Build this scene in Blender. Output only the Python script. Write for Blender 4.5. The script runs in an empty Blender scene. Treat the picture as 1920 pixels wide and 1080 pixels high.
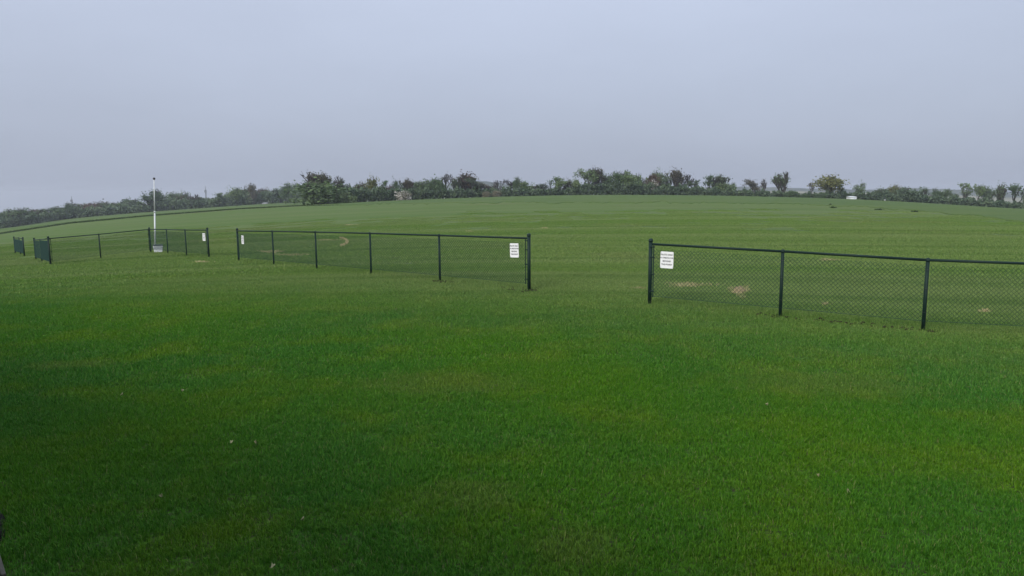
import bpy, math, random
import numpy as np
from mathutils import Vector, Matrix, Quaternion

# ------------------------------------------------------------------ camera, sky, sun, exposure
sc = bpy.context.scene
col = sc.collection
F, CAMZ = 1300.0, 2.45                      # focal length in pixels of a 1920 wide frame, eye height
PIT, ROL = math.radians(7.45), math.radians(-0.4)
c_, s_ = math.cos(ROL), math.sin(ROL)
cp, sp = math.cos(PIT), math.sin(PIT)

def ray(x, y):
    u = (x - 960) / F; v = (540 - y) / F
    a = c_ * u - s_ * v; b = s_ * u + c_ * v
    return np.array([a, cp + sp * b, -sp + cp * b])

cam_data = bpy.data.cameras.new('camera')
cam = bpy.data.objects.new('camera', cam_data); col.objects.link(cam)
cam_data.sensor_width = 36.0
cam_data.lens = 36.0 * F / 1920.0
cam_data.clip_start = 0.05
cam_data.clip_end = 8000.0
_fwd = Vector(ray(960, 540))
_right = Vector(ray(960 + F, 540)) - _fwd
_up = Vector(ray(960, 540 - F)) - _fwd
_m = Matrix((_right.normalized(), _up.normalized(), -_fwd.normalized())).transposed().to_4x4()
_m.translation = (0, 0, CAMZ)
cam.matrix_world = _m
sc.camera = cam

WALL_N = np.array([0.588, 0.809])           # the way the clubhouse wall behind the camera faces
WALL_T = np.array([-0.809, 0.588])          # along that wall, to the left
SUN_EL, SUN_AZ = math.radians(34), math.radians(216)

world = bpy.data.worlds.new('World'); sc.world = world; world.use_nodes = True
wn, wl = world.node_tree.nodes, world.node_tree.links
wn.clear()
w_out = wn.new('ShaderNodeOutputWorld'); w_bg = wn.new('ShaderNodeBackground')
w_bg.inputs['Strength'].default_value = 0.1
sky = wn.new('ShaderNodeTexSky'); sky.sky_type = 'NISHITA'; sky.sun_disc = False
sky.sun_elevation = SUN_EL; sky.sun_rotation = SUN_AZ
sky.air_density = 1.0; sky.dust_density = 5.0; sky.ozone_density = 1.0
tc = wn.new('ShaderNodeTexCoord'); nrm = wn.new('ShaderNodeVectorMath'); nrm.operation = 'NORMALIZE'
wl.new(tc.outputs['Generated'], nrm.inputs[0])
sep = wn.new('ShaderNodeSeparateXYZ'); wl.new(nrm.outputs[0], sep.inputs[0])
zz = wn.new('ShaderNodeMath'); zz.operation = 'MAXIMUM'; zz.inputs[1].default_value = 0.0
wl.new(sep.outputs['Z'], zz.inputs[0])
lum = wn.new('ShaderNodeMath'); lum.operation = 'MULTIPLY_ADD'      # overcast sky: brighter towards the zenith
lum.inputs[1].default_value = 1.8; lum.inputs[2].default_value = 1.0
wl.new(zz.outputs[0], lum.inputs[0])
cl = wn.new('ShaderNodeTexNoise'); cl.inputs['Scale'].default_value = 2.2; cl.inputs['Detail'].default_value = 5.0
cl.inputs['Roughness'].default_value = 0.55
stretch = wn.new('ShaderNodeVectorMath'); stretch.operation = 'MULTIPLY'; stretch.inputs[1].default_value = (1, 1, 3.2)
wl.new(nrm.outputs[0], stretch.inputs[0]); wl.new(stretch.outputs[0], cl.inputs['Vector'])
clr = wn.new('ShaderNodeMapRange'); clr.inputs['From Min'].default_value = 0.25; clr.inputs['From Max'].default_value = 0.75
clr.inputs['To Min'].default_value = 0.95; clr.inputs['To Max'].default_value = 1.05
wl.new(cl.outputs['Fac'], clr.inputs['Value'])
mul = wn.new('ShaderNodeMath'); mul.operation = 'MULTIPLY'
wl.new(lum.outputs[0], mul.inputs[0]); wl.new(clr.outputs[0], mul.inputs[1])
ovc = wn.new('ShaderNodeVectorMath'); ovc.operation = 'SCALE'; ovc.inputs[0].default_value = (2.16, 2.41, 3.02)
wl.new(mul.outputs[0], ovc.inputs['Scale'])
wmix = wn.new('ShaderNodeMix'); wmix.data_type = 'RGBA'; wmix.inputs['Factor'].default_value = 0.92
wl.new(sky.outputs[0], wmix.inputs['A']); wl.new(ovc.outputs[0], wmix.inputs['B'])
wl.new(wmix.outputs['Result'], w_bg.inputs['Color']); wl.new(w_bg.outputs[0], w_out.inputs['Surface'])

sun_d = bpy.data.lights.new('sun', 'SUN'); sun_d.energy = 1.5; sun_d.angle = math.radians(20); sun_d.color = (1.0, 0.96, 0.88)
sun = bpy.data.objects.new('sun', sun_d); col.objects.link(sun)
_sd = Vector((math.sin(SUN_AZ) * math.cos(SUN_EL), math.cos(SUN_AZ) * math.cos(SUN_EL), math.sin(SUN_EL)))
sun.rotation_euler = (-_sd).to_track_quat('-Z', 'Y').to_euler()
sun.location = (-20, -28, 30)

sc.view_settings.view_transform = 'Standard'
sc.view_settings.look = 'None'
sc.view_settings.gamma = 1.0
sc.view_settings.exposure = 0.85
sc.view_settings.use_curve_mapping = False
sc.render.engine = 'CYCLES'
sc.cycles.use_adaptive_sampling = True
sc.cycles.adaptive_threshold = 0.01
sc.cycles.max_bounces = 4
sc.cycles.diffuse_bounces = 2
sc.cycles.transparent_max_bounces = 8
sc.cycles.volume_bounces = 0

rnd = random.Random(7)
rng = np.random.default_rng(7)

# ------------------------------------------------------------------ the lie of the land
CTRL = [  # surveyed ground points: x, y, z
    (3.09, 15.41, 0.05), (5.36, 13.7, 0.02), (7.96, 13.22, -0.12), (0.44, 17.65, 0.06), (-2.07, 19.83, 0.05),
    (-4.57, 22.41, 0.0), (-6.97, 24.65, -0.06), (-9.5, 27.6, -0.15), (-12.19, 30.89, -0.3), (-15.0, 34.28, -0.40),
    (-16.5, 35.12, -0.42), (-18.56, 37.37, -0.48), (-20.5, 39.33, -0.55), (-22.17, 37.31, -0.70), (-25.61, 38.36, -1.0),
    (-28.31, 41.14, -1.07), (-31.8, 45.17, -1.16), (-36.06, 50.3, -1.37),
    (0, 0, 0), (0, 5, 0), (-5, 6, 0), (6, 5, 0), (-11, 14, -0.12), (12, 10, -0.22), (0, -12, 0), (20, -5, -0.1), (-18, 5, -0.1),
    (0, 10, 0.02), (-30, -20, -0.3), (30, -30, -0.3), (0, -60, -0.6)]
FIELD_EDGE = [(0, 438, 150), (130, 418, 165), (280, 404, 175), (450, 391, 185), (560, 385.5, 192)]
HEDGE = [(600, 383, 200), (750, 376, 212), (900, 370.5, 222), (1050, 367, 230), (1150, 366.5, 232), (1300, 367.5, 232),
         (1500, 371.5, 230), (1600, 374.5, 228), (1700, 380, 224), (1800, 387, 218), (1920, 396, 210)]
WOOD = [(0, 430, 300), (130, 411, 330), (280, 398, 350), (450, 386, 365), (540, 381, 372)]
for px, py, Y in FIELD_EDGE + HEDGE + WOOD + [(-220, 462, 140), (-220, 449, 280), (2140, 418, 200)]:
    r = ray(px, py); p = r * (Y / r[1]); CTRL.append((p[0], p[1], CAMZ + p[2]))
for u in (-0.05, 0.12, 0.3, 0.5, 0.75):
    CTRL += [(u * 340, 340, -1.0 - 6 * abs(u - 0.1)), (u * 470, 470, -8.0)]
CTRL = np.array(CTRL)
S0 = 50.0

def _phi(d2):
    return 0.5 * d2 * np.log(np.maximum(d2, 1e-12))

def _fit():
    P = CTRL[:, :2] / S0; n = len(P)
    K = _phi(((P[:, None] - P[None]) ** 2).sum(-1)) + np.eye(n) * 0.004
    A = np.zeros((n + 3, n + 3)); A[:n, :n] = K; A[:n, n] = 1; A[:n, n + 1:] = P; A[n, :n] = 1; A[n + 1:, :n] = P.T
    return np.linalg.solve(A, np.concatenate([CTRL[:, 2], np.zeros(3)]))
COEF = _fit()

def ground(X, Y):
    X = np.atleast_1d(np.asarray(X, float)); Y = np.atleast_1d(np.asarray(Y, float))
    Q = np.stack([X, Y], -1) / S0; P = CTRL[:, :2] / S0; n = len(P)
    d2 = ((Q[:, None] - P[None]) ** 2).sum(-1)
    z = _phi(d2) @ COEF[:n] + COEF[n] + Q @ COEF[n + 1:]
    r = np.hypot(X, Y)
    back = np.clip((-Y - 20) / 120, 0, 1)
    z = z * (1 - back) + back * -1.0
    w = np.clip((r - 400) / 300, 0, 1); w = w * w * (3 - 2 * w)
    far = -14.0 - 0.024 * np.maximum(0, -X - 200) - 0.012 * np.maximum(0, X - 300)
    return z * (1 - w) + w * far

def gz(x, y):
    return float(ground(x, y)[0])

def hit(px, py, near=2.0, far=420.0):
    """the ground point seen at a picture position"""
    r = ray(px, py)
    Ys = np.geomspace(near, far, 90)
    P = np.outer(Ys / r[1], r) + [0, 0, CAMZ]
    below = P[:, 2] - ground(P[:, 0], P[:, 1])
    k = np.argmax(below < 0)
    if below[k] >= 0:
        k = len(Ys) - 1
    a, b = Ys[k - 1], Ys[k]
    for _ in range(14):
        m = (a + b) / 2; p = r * (m / r[1]) + [0, 0, CAMZ]
        if p[2] > gz(p[0], p[1]): a = m
        else: b = m
    p = r * (a / r[1]) + [0, 0, CAMZ]
    return np.array([p[0], p[1], gz(p[0], p[1])])

def at(px, Y):
    """the ground point in picture column px at depth Y"""
    r = ray(px, 380.0); x = r[0] / r[1] * Y
    return np.array([x, Y, gz(x, Y)])

def top_z(px, py, Y):
    r = ray(px, py)
    return CAMZ + r[2] * Y / r[1]

# ------------------------------------------------------------------ helpers
def tag(o, label=None, cat=None, group=None, kind=None):
    if label: o['label'] = label
    if cat: o['category'] = cat
    if group: o['group'] = group
    if kind: o['kind'] = kind
    return o

def mesh_of(name, verts, faces, mat=None, smooth=False):
    me = bpy.data.meshes.new(name)
    me.from_pydata([tuple(v) for v in verts], [], [tuple(f) for f in faces])
    if mat: me.materials.append(mat)
    if smooth:
        me.polygons.foreach_set('use_smooth', [True] * len(me.polygons))
    me.update()
    return me

def link(name, me, parent=None, loc=(0, 0, 0)):
    o = bpy.data.objects.new(name, me); col.objects.link(o); o.location = loc
    if parent: o.parent = parent
    return o

def empty(name, loc):
    o = bpy.data.objects.new(name, None); col.objects.link(o); o.location = tuple(loc); o.empty_display_size = 0.2
    return o

class MB:
    """collects shapes in world coordinates"""
    def __init__(s): s.v = []; s.f = []
    def add(s, verts, faces):
        n = len(s.v); s.v += [tuple(map(float, v)) for v in verts]; s.f += [tuple(i + n for i in f) for f in faces]
        return s
    def tube(s, pts, rad, sides=8, cap=True):
        pts = [Vector(p) for p in pts]; n = len(pts)
        rads = rad if hasattr(rad, '__len__') else [rad] * n
        verts, faces = [], []
        ref = None
        for i, p in enumerate(pts):
            d = (pts[min(i + 1, n - 1)] - pts[max(i - 1, 0)]).normalized()
            if ref is None: ref = Vector((0, 0, 1)) if abs(d.z) < 0.9 else Vector((1, 0, 0))
            a = d.cross(ref).normalized(); b = d.cross(a).normalized()
            for k in range(sides):
                t = 2 * math.pi * k / sides
                verts.append(p + (a * math.cos(t) + b * math.sin(t)) * rads[i])
        for i in range(n - 1):
            for k in range(sides):
                k2 = (k + 1) % sides
                faces.append((i * sides + k, i * sides + k2, (i + 1) * sides + k2, (i + 1) * sides + k))
        if cap:
            faces.append(tuple(range(sides - 1, -1, -1))); faces.append(tuple(range((n - 1) * sides, n * sides)))
        return s.add(verts, faces)
    def box(s, c, ex, ey, ez):
        """box about c with half-axis vectors"""
        c, ex, ey, ez = map(lambda q: np.array(q, float), (c, ex, ey, ez))
        vs = [c + i * ex + j * ey + k * ez for i in (-1, 1) for j in (-1, 1) for k in (-1, 1)]
        return s.add(vs, [(0, 1, 3, 2), (4, 6, 7, 5), (0, 4, 5, 1), (2, 3, 7, 6), (0, 2, 6, 4), (1, 5, 7, 3)])
    def dome(s, c, r, sides=10, rings=4, zs=1.0):
        verts, faces = [], []
        for i in range(rings):
            e = (math.pi / 2) * i / rings
            for k in range(sides):
                t = 2 * math.pi * k / sides
                verts.append((c[0] + r * math.cos(e) * math.cos(t), c[1] + r * math.cos(e) * math.sin(t), c[2] + zs * r * math.sin(e)))
        verts.append((c[0], c[1], c[2] + zs * r))
        for i in range(rings - 1):
            for k in range(sides):
                k2 = (k + 1) % sides
                faces.append((i * sides + k, i * sides + k2, (i + 1) * sides + k2, (i + 1) * sides + k))
        b = (rings - 1) * sides
        for k in range(sides): faces.append((b + k, b + (k + 1) % sides, len(verts) - 1))
        return s.add(verts, faces)
    def ball(s, c, r, sides=10, rings=7):
        verts, faces = [], []
        for i in range(1, rings):
            e = math.pi * i / rings
            for k in range(sides):
                t = 2 * math.pi * k / sides
                verts.append((c[0] + r * math.sin(e) * math.cos(t), c[1] + r * math.sin(e) * math.sin(t), c[2] + r * math.cos(e)))
        nt = len(verts); verts += [(c[0], c[1], c[2] + r), (c[0], c[1], c[2] - r)]
        for i in range(rings - 2):
            for k in range(sides):
                k2 = (k + 1) % sides
                faces.append((i * sides + k, (i + 1) * sides + k, (i + 1) * sides + k2, i * sides + k2))
        for k in range(sides):
            faces.append((k, (k + 1) % sides, nt)); faces.append(((rings - 2) * sides + (k + 1) % sides, (rings - 2) * sides + k, nt + 1))
        return s.add(verts, faces)
    def build(s, name, mat, parent=None, smooth=False):
        root = parent
        while root is not None and root.parent is not None: root = root.parent
        off = np.array(root.location) if root is not None else np.mean(np.array(s.v), 0)
        v = np.array(s.v) - off
        o = link(name, mesh_of(name, v, s.f, mat, smooth), parent)
        if root is None: o.location = tuple(off)
        return o

# ------------------------------------------------------------------ materials
def mat_new(name):
    m = bpy.data.materials.new(name); m.use_nodes = True
    nt = m.node_tree; b = nt.nodes['Principled BSDF']
    return m, nt, b

def plain(name, rgb, rough=0.6, metal=0.0, var=0.12, scale=9.0, spec=0.5, bump=0.0):
    m, nt, b = mat_new(name); N, L = nt.nodes, nt.links
    t = N.new('ShaderNodeTexCoord'); n = N.new('ShaderNodeTexNoise'); n.inputs['Scale'].default_value = scale; n.inputs['Detail'].default_value = 5
    L.new(t.outputs['Object'], n.inputs['Vector'])
    mx = N.new('ShaderNodeMix'); mx.data_type = 'RGBA'
    mx.inputs['A'].default_value = (*[c * (1 - var) for c in rgb], 1); mx.inputs['B'].default_value = (*[min(1, c * (1 + var)) for c in rgb], 1)
    L.new(n.outputs['Fac'], mx.inputs['Factor']); L.new(mx.outputs['Result'], b.inputs['Base Color'])
    b.inputs['Roughness'].default_value = rough; b.inputs['Metallic'].default_value = metal
    b.inputs['Specular IOR Level'].default_value = spec
    if bump:
        bp = N.new('ShaderNodeBump'); bp.inputs['Strength'].default_value = bump; bp.inputs['Distance'].default_value = 0.02
        L.new(n.outputs['Fac'], bp.inputs['Height']); L.new(bp.outputs[0], b.inputs['Normal'])
    return m

class NB:
    """small node-writing helper"""
    def __init__(s, nt): s.N = nt.nodes; s.L = nt.links
    def put(s, sock, v):
        if isinstance(v, (int, float)): sock.default_value = v
        elif isinstance(v, tuple): sock.default_value = v
        else: s.L.new(v, sock)
    def math(s, op, a, b=0.0, c=0.0, clamp=False):
        n = s.N.new('ShaderNodeMath'); n.operation = op; n.use_clamp = clamp
        for i, v in enumerate((a, b, c)): s.put(n.inputs[i], v)
        return n.outputs[0]
    def mix(s, f, a, b):
        n = s.N.new('ShaderNodeMix'); n.data_type = 'RGBA'
        s.put(n.inputs['Factor'], f); s.put(n.inputs['A'], a if not isinstance(a, tuple) else (*a, 1)); s.put(n.inputs['B'], b if not isinstance(b, tuple) else (*b, 1))
        return n.outputs['Result']
    def noise(s, vec, scale, detail=4, rough=0.55):
        n = s.N.new('ShaderNodeTexNoise'); s.put(n.inputs['Vector'], vec)
        n.inputs['Scale'].default_value = scale; n.inputs['Detail'].default_value = detail; n.inputs['Roughness'].default_value = rough
        return n.outputs['Fac']
    def vmul(s, vec, k):
        n = s.N.new('ShaderNodeVectorMath'); n.operation = 'MULTIPLY'; s.put(n.inputs[0], vec); n.inputs[1].default_value = k
        return n.outputs[0]
    def rng(s, v, a, b, c=0.0, d=1.0, smooth=True):
        n = s.N.new('ShaderNodeMapRange'); n.clamp = True
        if smooth: n.interpolation_type = 'SMOOTHSTEP'
        s.put(n.inputs['Value'], v)
        for k, q in zip(('From Min', 'From Max', 'To Min', 'To Max'), (a, b, c, d)): n.inputs[k].default_value = q
        return n.outputs['Result']

# stains of paler or yellower turf: picture column, row, half-width and half-depth in metres
STAINS = [(132, 686, 0.75, 0.35), (1080, 1030, 0.45, 0.4), (890, 930, 0.5, 0.35), (820, 720, 1.4, 0.7), (1560, 720, 1.5, 0.8), (300, 520, 2.0, 0.8)]

def turf_color(nb):
    """colour of the mown turf at a world position; shared by the soil sheet and the blades"""
    g = nb.N.new('ShaderNodeNewGeometry'); P = g.outputs['Position']
    sx = nb.N.new('ShaderNodeSeparateXYZ'); nb.L.new(P, sx.inputs[0]); X, Y = sx.outputs['X'], sx.outputs['Y']
    big = nb.noise(nb.vmul(P, (1, 1, 0)), 0.16, 3)
    med = nb.noise(nb.vmul(P, (1, 1, 0)), 0.75, 4)
    fine = nb.noise(nb.vmul(P, (1, 1, 0)), 4.5, 3)
    lawn = nb.mix(nb.rng(big, 0.36, 0.64), LAWN_BLUE, LAWN_GREEN)
    lawn = nb.mix(nb.math('MULTIPLY', nb.rng(med, 0.44, 0.70), 0.75), lawn, LAWN_YELLOW)
    # mowing swaths of the flying field run across the view
    rot = nb.N.new('ShaderNodeMapping'); rot.vector_type = 'POINT'; nb.L.new(P, rot.inputs['Vector']); rot.inputs['Rotation'].default_value = (0, 0, math.radians(3))
    s1 = nb.noise(nb.vmul(rot.outputs[0], (0.006, 0.09, 0)), 1.0, 6, 0.68)
    s2 = nb.noise(nb.vmul(rot.outputs[0], (0.02, 0.45, 0)), 1.0, 5, 0.65)
    s3 = nb.noise(nb.vmul(rot.outputs[0], (0.05, 0.05, 0)), 1.0, 4, 0.6)
    fld = nb.mix(nb.rng(s1, 0.38, 0.62), FIELD_A, FIELD_B)
    fld = nb.mix(nb.math('MULTIPLY', nb.rng(s2, 0.48, 0.68), 0.8), fld, FIELD_C)
    fld = nb.mix(nb.math('MULTIPLY', nb.rng(s3, 0.52, 0.7), 0.5), fld, FIELD_D)
    fld = nb.mix(nb.math('MULTIPLY', nb.rng(s2, 0.66, 0.8), 0.5), fld, STRAWC)
    # depth into the view: real turf change, plus lens vignetting put into colour
    d = nb.math('ADD', nb.math('MULTIPLY', X, 0.40), nb.math('MULTIPLY', Y, 0.917))
    d = nb.math('ADD', d, nb.math('MULTIPLY', nb.math('SUBTRACT', med, 0.5), 4.0))
    out = nb.mix(nb.rng(d, 8.0, 20.0), lawn, fld)
    pale = None
    for px, py, a, b in STAINS:
        q = hit(px, py)
        ex = nb.math('DIVIDE', nb.math('SUBTRACT', X, float(q[0])), a); ey = nb.math('DIVIDE', nb.math('SUBTRACT', Y, float(q[1])), b)
        e = nb.math('SQRT', nb.math('ADD', nb.math('MULTIPLY', ex, ex), nb.math('MULTIPLY', ey, ey)))
        e = nb.math('ADD', e, nb.math('MULTIPLY', nb.math('SUBTRACT', fine, 0.5), 1.6))
        k = nb.rng(e, 1.15, 0.35)
        pale = k if pale is None else nb.math('MAXIMUM', pale, k)
    out = nb.mix(nb.math('MULTIPLY', pale, 0.45), out, PALE)
    return out, fine, med

LAWN_GREEN = (0.060, 0.170, 0.006)
LAWN_BLUE = (0.041, 0.146, 0.014)
LAWN_YELLOW = (0.090, 0.178, 0.007)
FIELD_A = (0.116, 0.200, 0.038)
FIELD_B = (0.162, 0.226, 0.070)
FIELD_C = (0.088, 0.158, 0.034)
FIELD_D = (0.166, 0.186, 0.068)
STRAWC = (0.21, 0.20, 0.09)
PALE = (0.120, 0.180, 0.030)

def ground_material():
    m, nt, b = mat_new('turf_ground'); nb = NB(nt)
    c, fine, med = turf_color(nb)
    g = nb.N.new('ShaderNodeNewGeometry')
    tiny = nb.noise(g.outputs['Position'], 22.0, 4, 0.7)
    dist = nb.N.new('ShaderNodeVectorMath'); dist.operation = 'LENGTH'; nb.L.new(g.outputs['Position'], dist.inputs[0])
    c2 = nb.mix(nb.rng(tiny, 0.40, 0.62), (0.030, 0.034, 0.014), c)        # soil and thatch between the blades
    c = nb.mix(nb.rng(dist.outputs['Value'], 35.0, 60.0), c2, nb.mix(0.475, c, (0.026, 0.036, 0.010)))      # far off, darkened in colour for the self-shading of the blades
    nb.L.new(c, b.inputs['Base Color']); b.inputs['Roughness'].default_value = 0.95; b.inputs['Specular IOR Level'].default_value = 0.1
    bp = nb.N.new('ShaderNodeBump'); bp.inputs['Strength'].default_value = 0.6; bp.inputs['Distance'].default_value = 0.03
    nb.L.new(tiny, bp.inputs['Height']); nb.L.new(bp.outputs[0], b.inputs['Normal'])
    return m

def blade_material():
    m, nt, b = mat_new('grass_blade'); nb = NB(nt)
    c, fine, med = turf_color(nb)
    at_ = nb.N.new('ShaderNodeAttribute'); at_.attribute_name = 'tint'
    f = at_.outputs['Fac']
    hsv = nb.N.new('ShaderNodeHueSaturation'); nb.put(hsv.inputs['Color'], c)
    nb.put(hsv.inputs['Value'], nb.rng(f, 0, 1, 0.62, 1.55, False)); nb.put(hsv.inputs['Hue'], nb.rng(f, 0, 1, 0.515, 0.488, False))
    dry = nb.math('GREATER_THAN', f, 0.965)
    c = nb.mix(nb.math('MULTIPLY', dry, 0.7), hsv.outputs[0], (0.22, 0.20, 0.09))
    nb.L.new(c, b.inputs['Base Color']); b.inputs['Roughness'].default_value = 0.55; b.inputs['Specular IOR Level'].default_value = 0.12
    tr = nb.N.new('ShaderNodeBsdfTranslucent'); nb.put(tr.inputs['Color'], c)
    ms = nb.N.new('ShaderNodeMixShader'); ms.inputs[0].default_value = 0.22
    out = nt.nodes['Material Output']
    nb.L.new(b.outputs[0], ms.inputs[1]); nb.L.new(tr.outputs[0], ms.inputs[2]); nb.L.new(ms.outputs[0], out.inputs['Surface'])
    return m

def leaf_material(name, a, bcol, accent=None, trans=0.2):
    m, nt, b = mat_new(name); nb = NB(nt)
    at_ = nb.N.new('ShaderNodeAttribute'); at_.attribute_name = 'tint'
    oi = nb.N.new('ShaderNodeObjectInfo')
    c = nb.mix(at_.outputs['Fac'], a, bcol)
    hsv = nb.N.new('ShaderNodeHueSaturation'); nb.put(hsv.inputs['Color'], c)
    nb.put(hsv.inputs['Value'], nb.rng(oi.outputs['Random'], 0, 1, 0.8, 1.22, False)); nb.put(hsv.inputs['Hue'], nb.rng(oi.outputs['Random'], 0, 1, 0.51, 0.485, False))
    c = hsv.outputs[0]
    if accent:
        c = nb.mix(nb.math('GREATER_THAN', at_.outputs['Fac'], 0.54), c, accent)
    nb.L.new(c, b.inputs['Base Color']); b.inputs['Roughness'].default_value = 0.7; b.inputs['Specular IOR Level'].default_value = 0.2
    tr = nb.N.new('ShaderNodeBsdfTranslucent'); nb.put(tr.inputs['Color'], c)
    ms = nb.N.new('ShaderNodeMixShader'); ms.inputs[0].default_value = trans
    nb.L.new(b.outputs[0], ms.inputs[1]); nb.L.new(tr.outputs[0], ms.inputs[2]); nb.L.new(ms.outputs[0], nt.nodes['Material Output'].inputs['Surface'])
    return m

def crop_material():
    m, nt, b = mat_new('young_cereal_crop'); nb = NB(nt)
    g = nb.N.new('ShaderNodeNewGeometry'); P = g.outputs['Position']
    a = nb.noise(nb.vmul(P, (0.02, 0.10, 0)), 1.0, 5, 0.65); f = nb.noise(nb.vmul(P, (0.25, 0.9, 0.0)), 1.0, 4, 0.7)
    c = nb.mix(nb.rng(a, 0.36, 0.66), (0.058, 0.102, 0.024), (0.082, 0.120, 0.030))
    c = nb.mix(nb.math('MULTIPLY', nb.rng(f, 0.45, 0.75), 0.5), c, (0.092, 0.124, 0.042))
    nb.L.new(c, b.inputs['Base Color']); b.inputs['Roughness'].default_value = 0.95; b.inputs['Specular IOR Level'].default_value = 0.1
    return m

M = {}
M['ground'] = ground_material()
M['blade'] = blade_material()
M['crop'] = crop_material()
M['vinyl'] = plain('green_vinyl', (0.006, 0.021, 0.016), 0.6, 0.0, 0.25, 14, 0.22)
M['wire'] = plain('green_vinyl_wire', (0.010, 0.044, 0.034), 0.6, 0.0, 0.2, 14, 0.2)
M['sign'] = plain('white_sign_sheet', (0.80, 0.80, 0.80), 0.45, 0.0, 0.04, 12)
M['ink'] = plain('black_ink', (0.018, 0.018, 0.022), 0.6, 0, 0.1)
M['tie'] = plain('black_nylon', (0.02, 0.02, 0.02), 0.5, 0, 0.1)
M['pole'] = plain('white_painted_pole', (0.58, 0.60, 0.59), 0.45, 0, 0.08, 5)
M['finial'] = plain('dark_finial', (0.03, 0.03, 0.035), 0.4, 0, 0.1)
M['tub'] = plain('white_plastic', (0.84, 0.85, 0.87), 0.5, 0, 0.06, 8)
M['tubband'] = plain('grey_plastic', (0.22, 0.24, 0.30), 0.55, 0, 0.1, 8)
M['tublid'] = plain('dark_lid', (0.04, 0.05, 0.055), 0.5, 0, 0.15, 8)
M['bark'] = plain('bark', (0.055, 0.050, 0.044), 0.95, 0, 0.35, 3, 0.1)
M['bark_pale'] = plain('pale_bark', (0.12, 0.105, 0.09), 0.95, 0, 0.3, 3, 0.1)
M['leaf_dark'] = leaf_material('dark_green_leaf', (0.056, 0.104, 0.042), (0.116, 0.174, 0.074))
M['leaf_mid'] = leaf_material('mid_green_leaf', (0.084, 0.140, 0.052), (0.160, 0.222, 0.092))
M['leaf_yellow'] = leaf_material('yellow_green_leaf', (0.095, 0.115, 0.030), (0.165, 0.175, 0.062))
M['leaf_bud'] = leaf_material('brown_opening_buds', (0.070, 0.070, 0.042), (0.118, 0.112, 0.070))
M['leaf_red'] = leaf_material('reddish_opening_buds', (0.082, 0.060, 0.042), (0.135, 0.095, 0.068))
M['leaf_grey'] = leaf_material('grey_green_leaf', (0.062, 0.102, 0.056), (0.124, 0.170, 0.092))
M['blossom'] = leaf_material('pale_blossom', (0.08, 0.09, 0.04), (0.12, 0.13, 0.06), (0.72, 0.67, 0.62))
M['dry_brush'] = leaf_material('dry_brush', (0.10, 0.10, 0.06), (0.34, 0.31, 0.22))
M['weed'] = leaf_material('dark_weed', (0.025, 0.050, 0.018), (0.05, 0.08, 0.03))
M['straw'] = leaf_material('dry_straw', (0.26, 0.225, 0.10), (0.52, 0.47, 0.25))
M['soil'] = plain('bare_soil', (0.030, 0.028, 0.014), 0.98, 0, 0.4, 30, 0.1, 0.6)
M['dry_soil'] = plain('dry_soil', (0.22, 0.175, 0.09), 0.98, 0, 0.35, 30, 0.1, 0.6)
M['mulch'] = plain('dark_mulch', (0.012, 0.012, 0.010), 0.98, 0, 0.5, 40, 0.1, 0.8)
M['timber'] = plain('weathered_timber', (0.075, 0.07, 0.055), 0.85, 0, 0.25, 20, 0.2)
M['shed'] = plain('white_sheet_metal', (0.72, 0.74, 0.76), 0.5, 0, 0.06, 2)
M['shed_roof'] = plain('pale_roof_sheet', (0.55, 0.58, 0.62), 0.5, 0, 0.1, 2)
M['weathered'] = plain('weathered_boards', (0.30, 0.31, 0.32), 0.7, 0, 0.15, 2)
M['shed_dark'] = plain('dark_base_shade', (0.02, 0.02, 0.022), 0.8, 0, 0.1, 2)  # shadow tone painted along the foot of the sheds
M['mast'] = plain('galvanised_mast', (0.16, 0.17, 0.19), 0.55, 0.4, 0.15, 2)
M['siding'] = plain('tan_siding', (0.36, 0.33, 0.28), 0.7, 0, 0.1, 3)
M['roofing'] = plain('brown_shingle', (0.10, 0.085, 0.075), 0.9, 0, 0.3, 12)
M['trim'] = plain('white_trim', (0.70, 0.70, 0.68), 0.6, 0, 0.05, 3)
M['glass'] = plain('window_glass', (0.03, 0.035, 0.04), 0.08, 0, 0.1, 2)

# ------------------------------------------------------------------ ground
def ground_sheet():
    t = np.linspace(-1, 1, 301)
    k = 6.6
    ax = 2500 * np.sinh(k * t) / np.sinh(k)
    XX, YY = np.meshgrid(ax, ax + 25 * np.exp(-np.abs(ax) / 200), indexing='xy')
    z = np.concatenate([ground(XX[i], YY[i]) for i in range(len(t))])
    V = np.stack([XX.ravel(), YY.ravel(), z], -1)
    n = len(t); i, j = np.meshgrid(np.arange(n - 1), np.arange(n - 1), indexing='xy')
    a = (j * n + i).ravel(); Fc = np.stack([a, a + 1, a + n + 1, a + n], -1)
    me = bpy.data.meshes.new('ground')
    me.vertices.add(len(V)); me.vertices.foreach_set('co', V.ravel())
    me.loops.add(Fc.size); me.loops.foreach_set('vertex_index', Fc.ravel().astype(np.int32))
    me.polygons.add(len(Fc)); me.polygons.foreach_set('loop_start', np.arange(0, Fc.size, 4, dtype=np.int32))
    me.polygons.foreach_set('loop_total', np.full(len(Fc), 4, np.int32)); me.polygons.foreach_set('use_smooth', np.ones(len(Fc), bool))
    me.materials.append(M['ground']); me.update(); me.validate()
    o = link('ground', me); tag(o, 'mown green turf rolling away to the far tree line', kind='structure')
ground_sheet()

def polyline_y(tbl, x):
    return np.interp(x, [t[0] for t in tbl], [t[1] for t in tbl])

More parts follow.
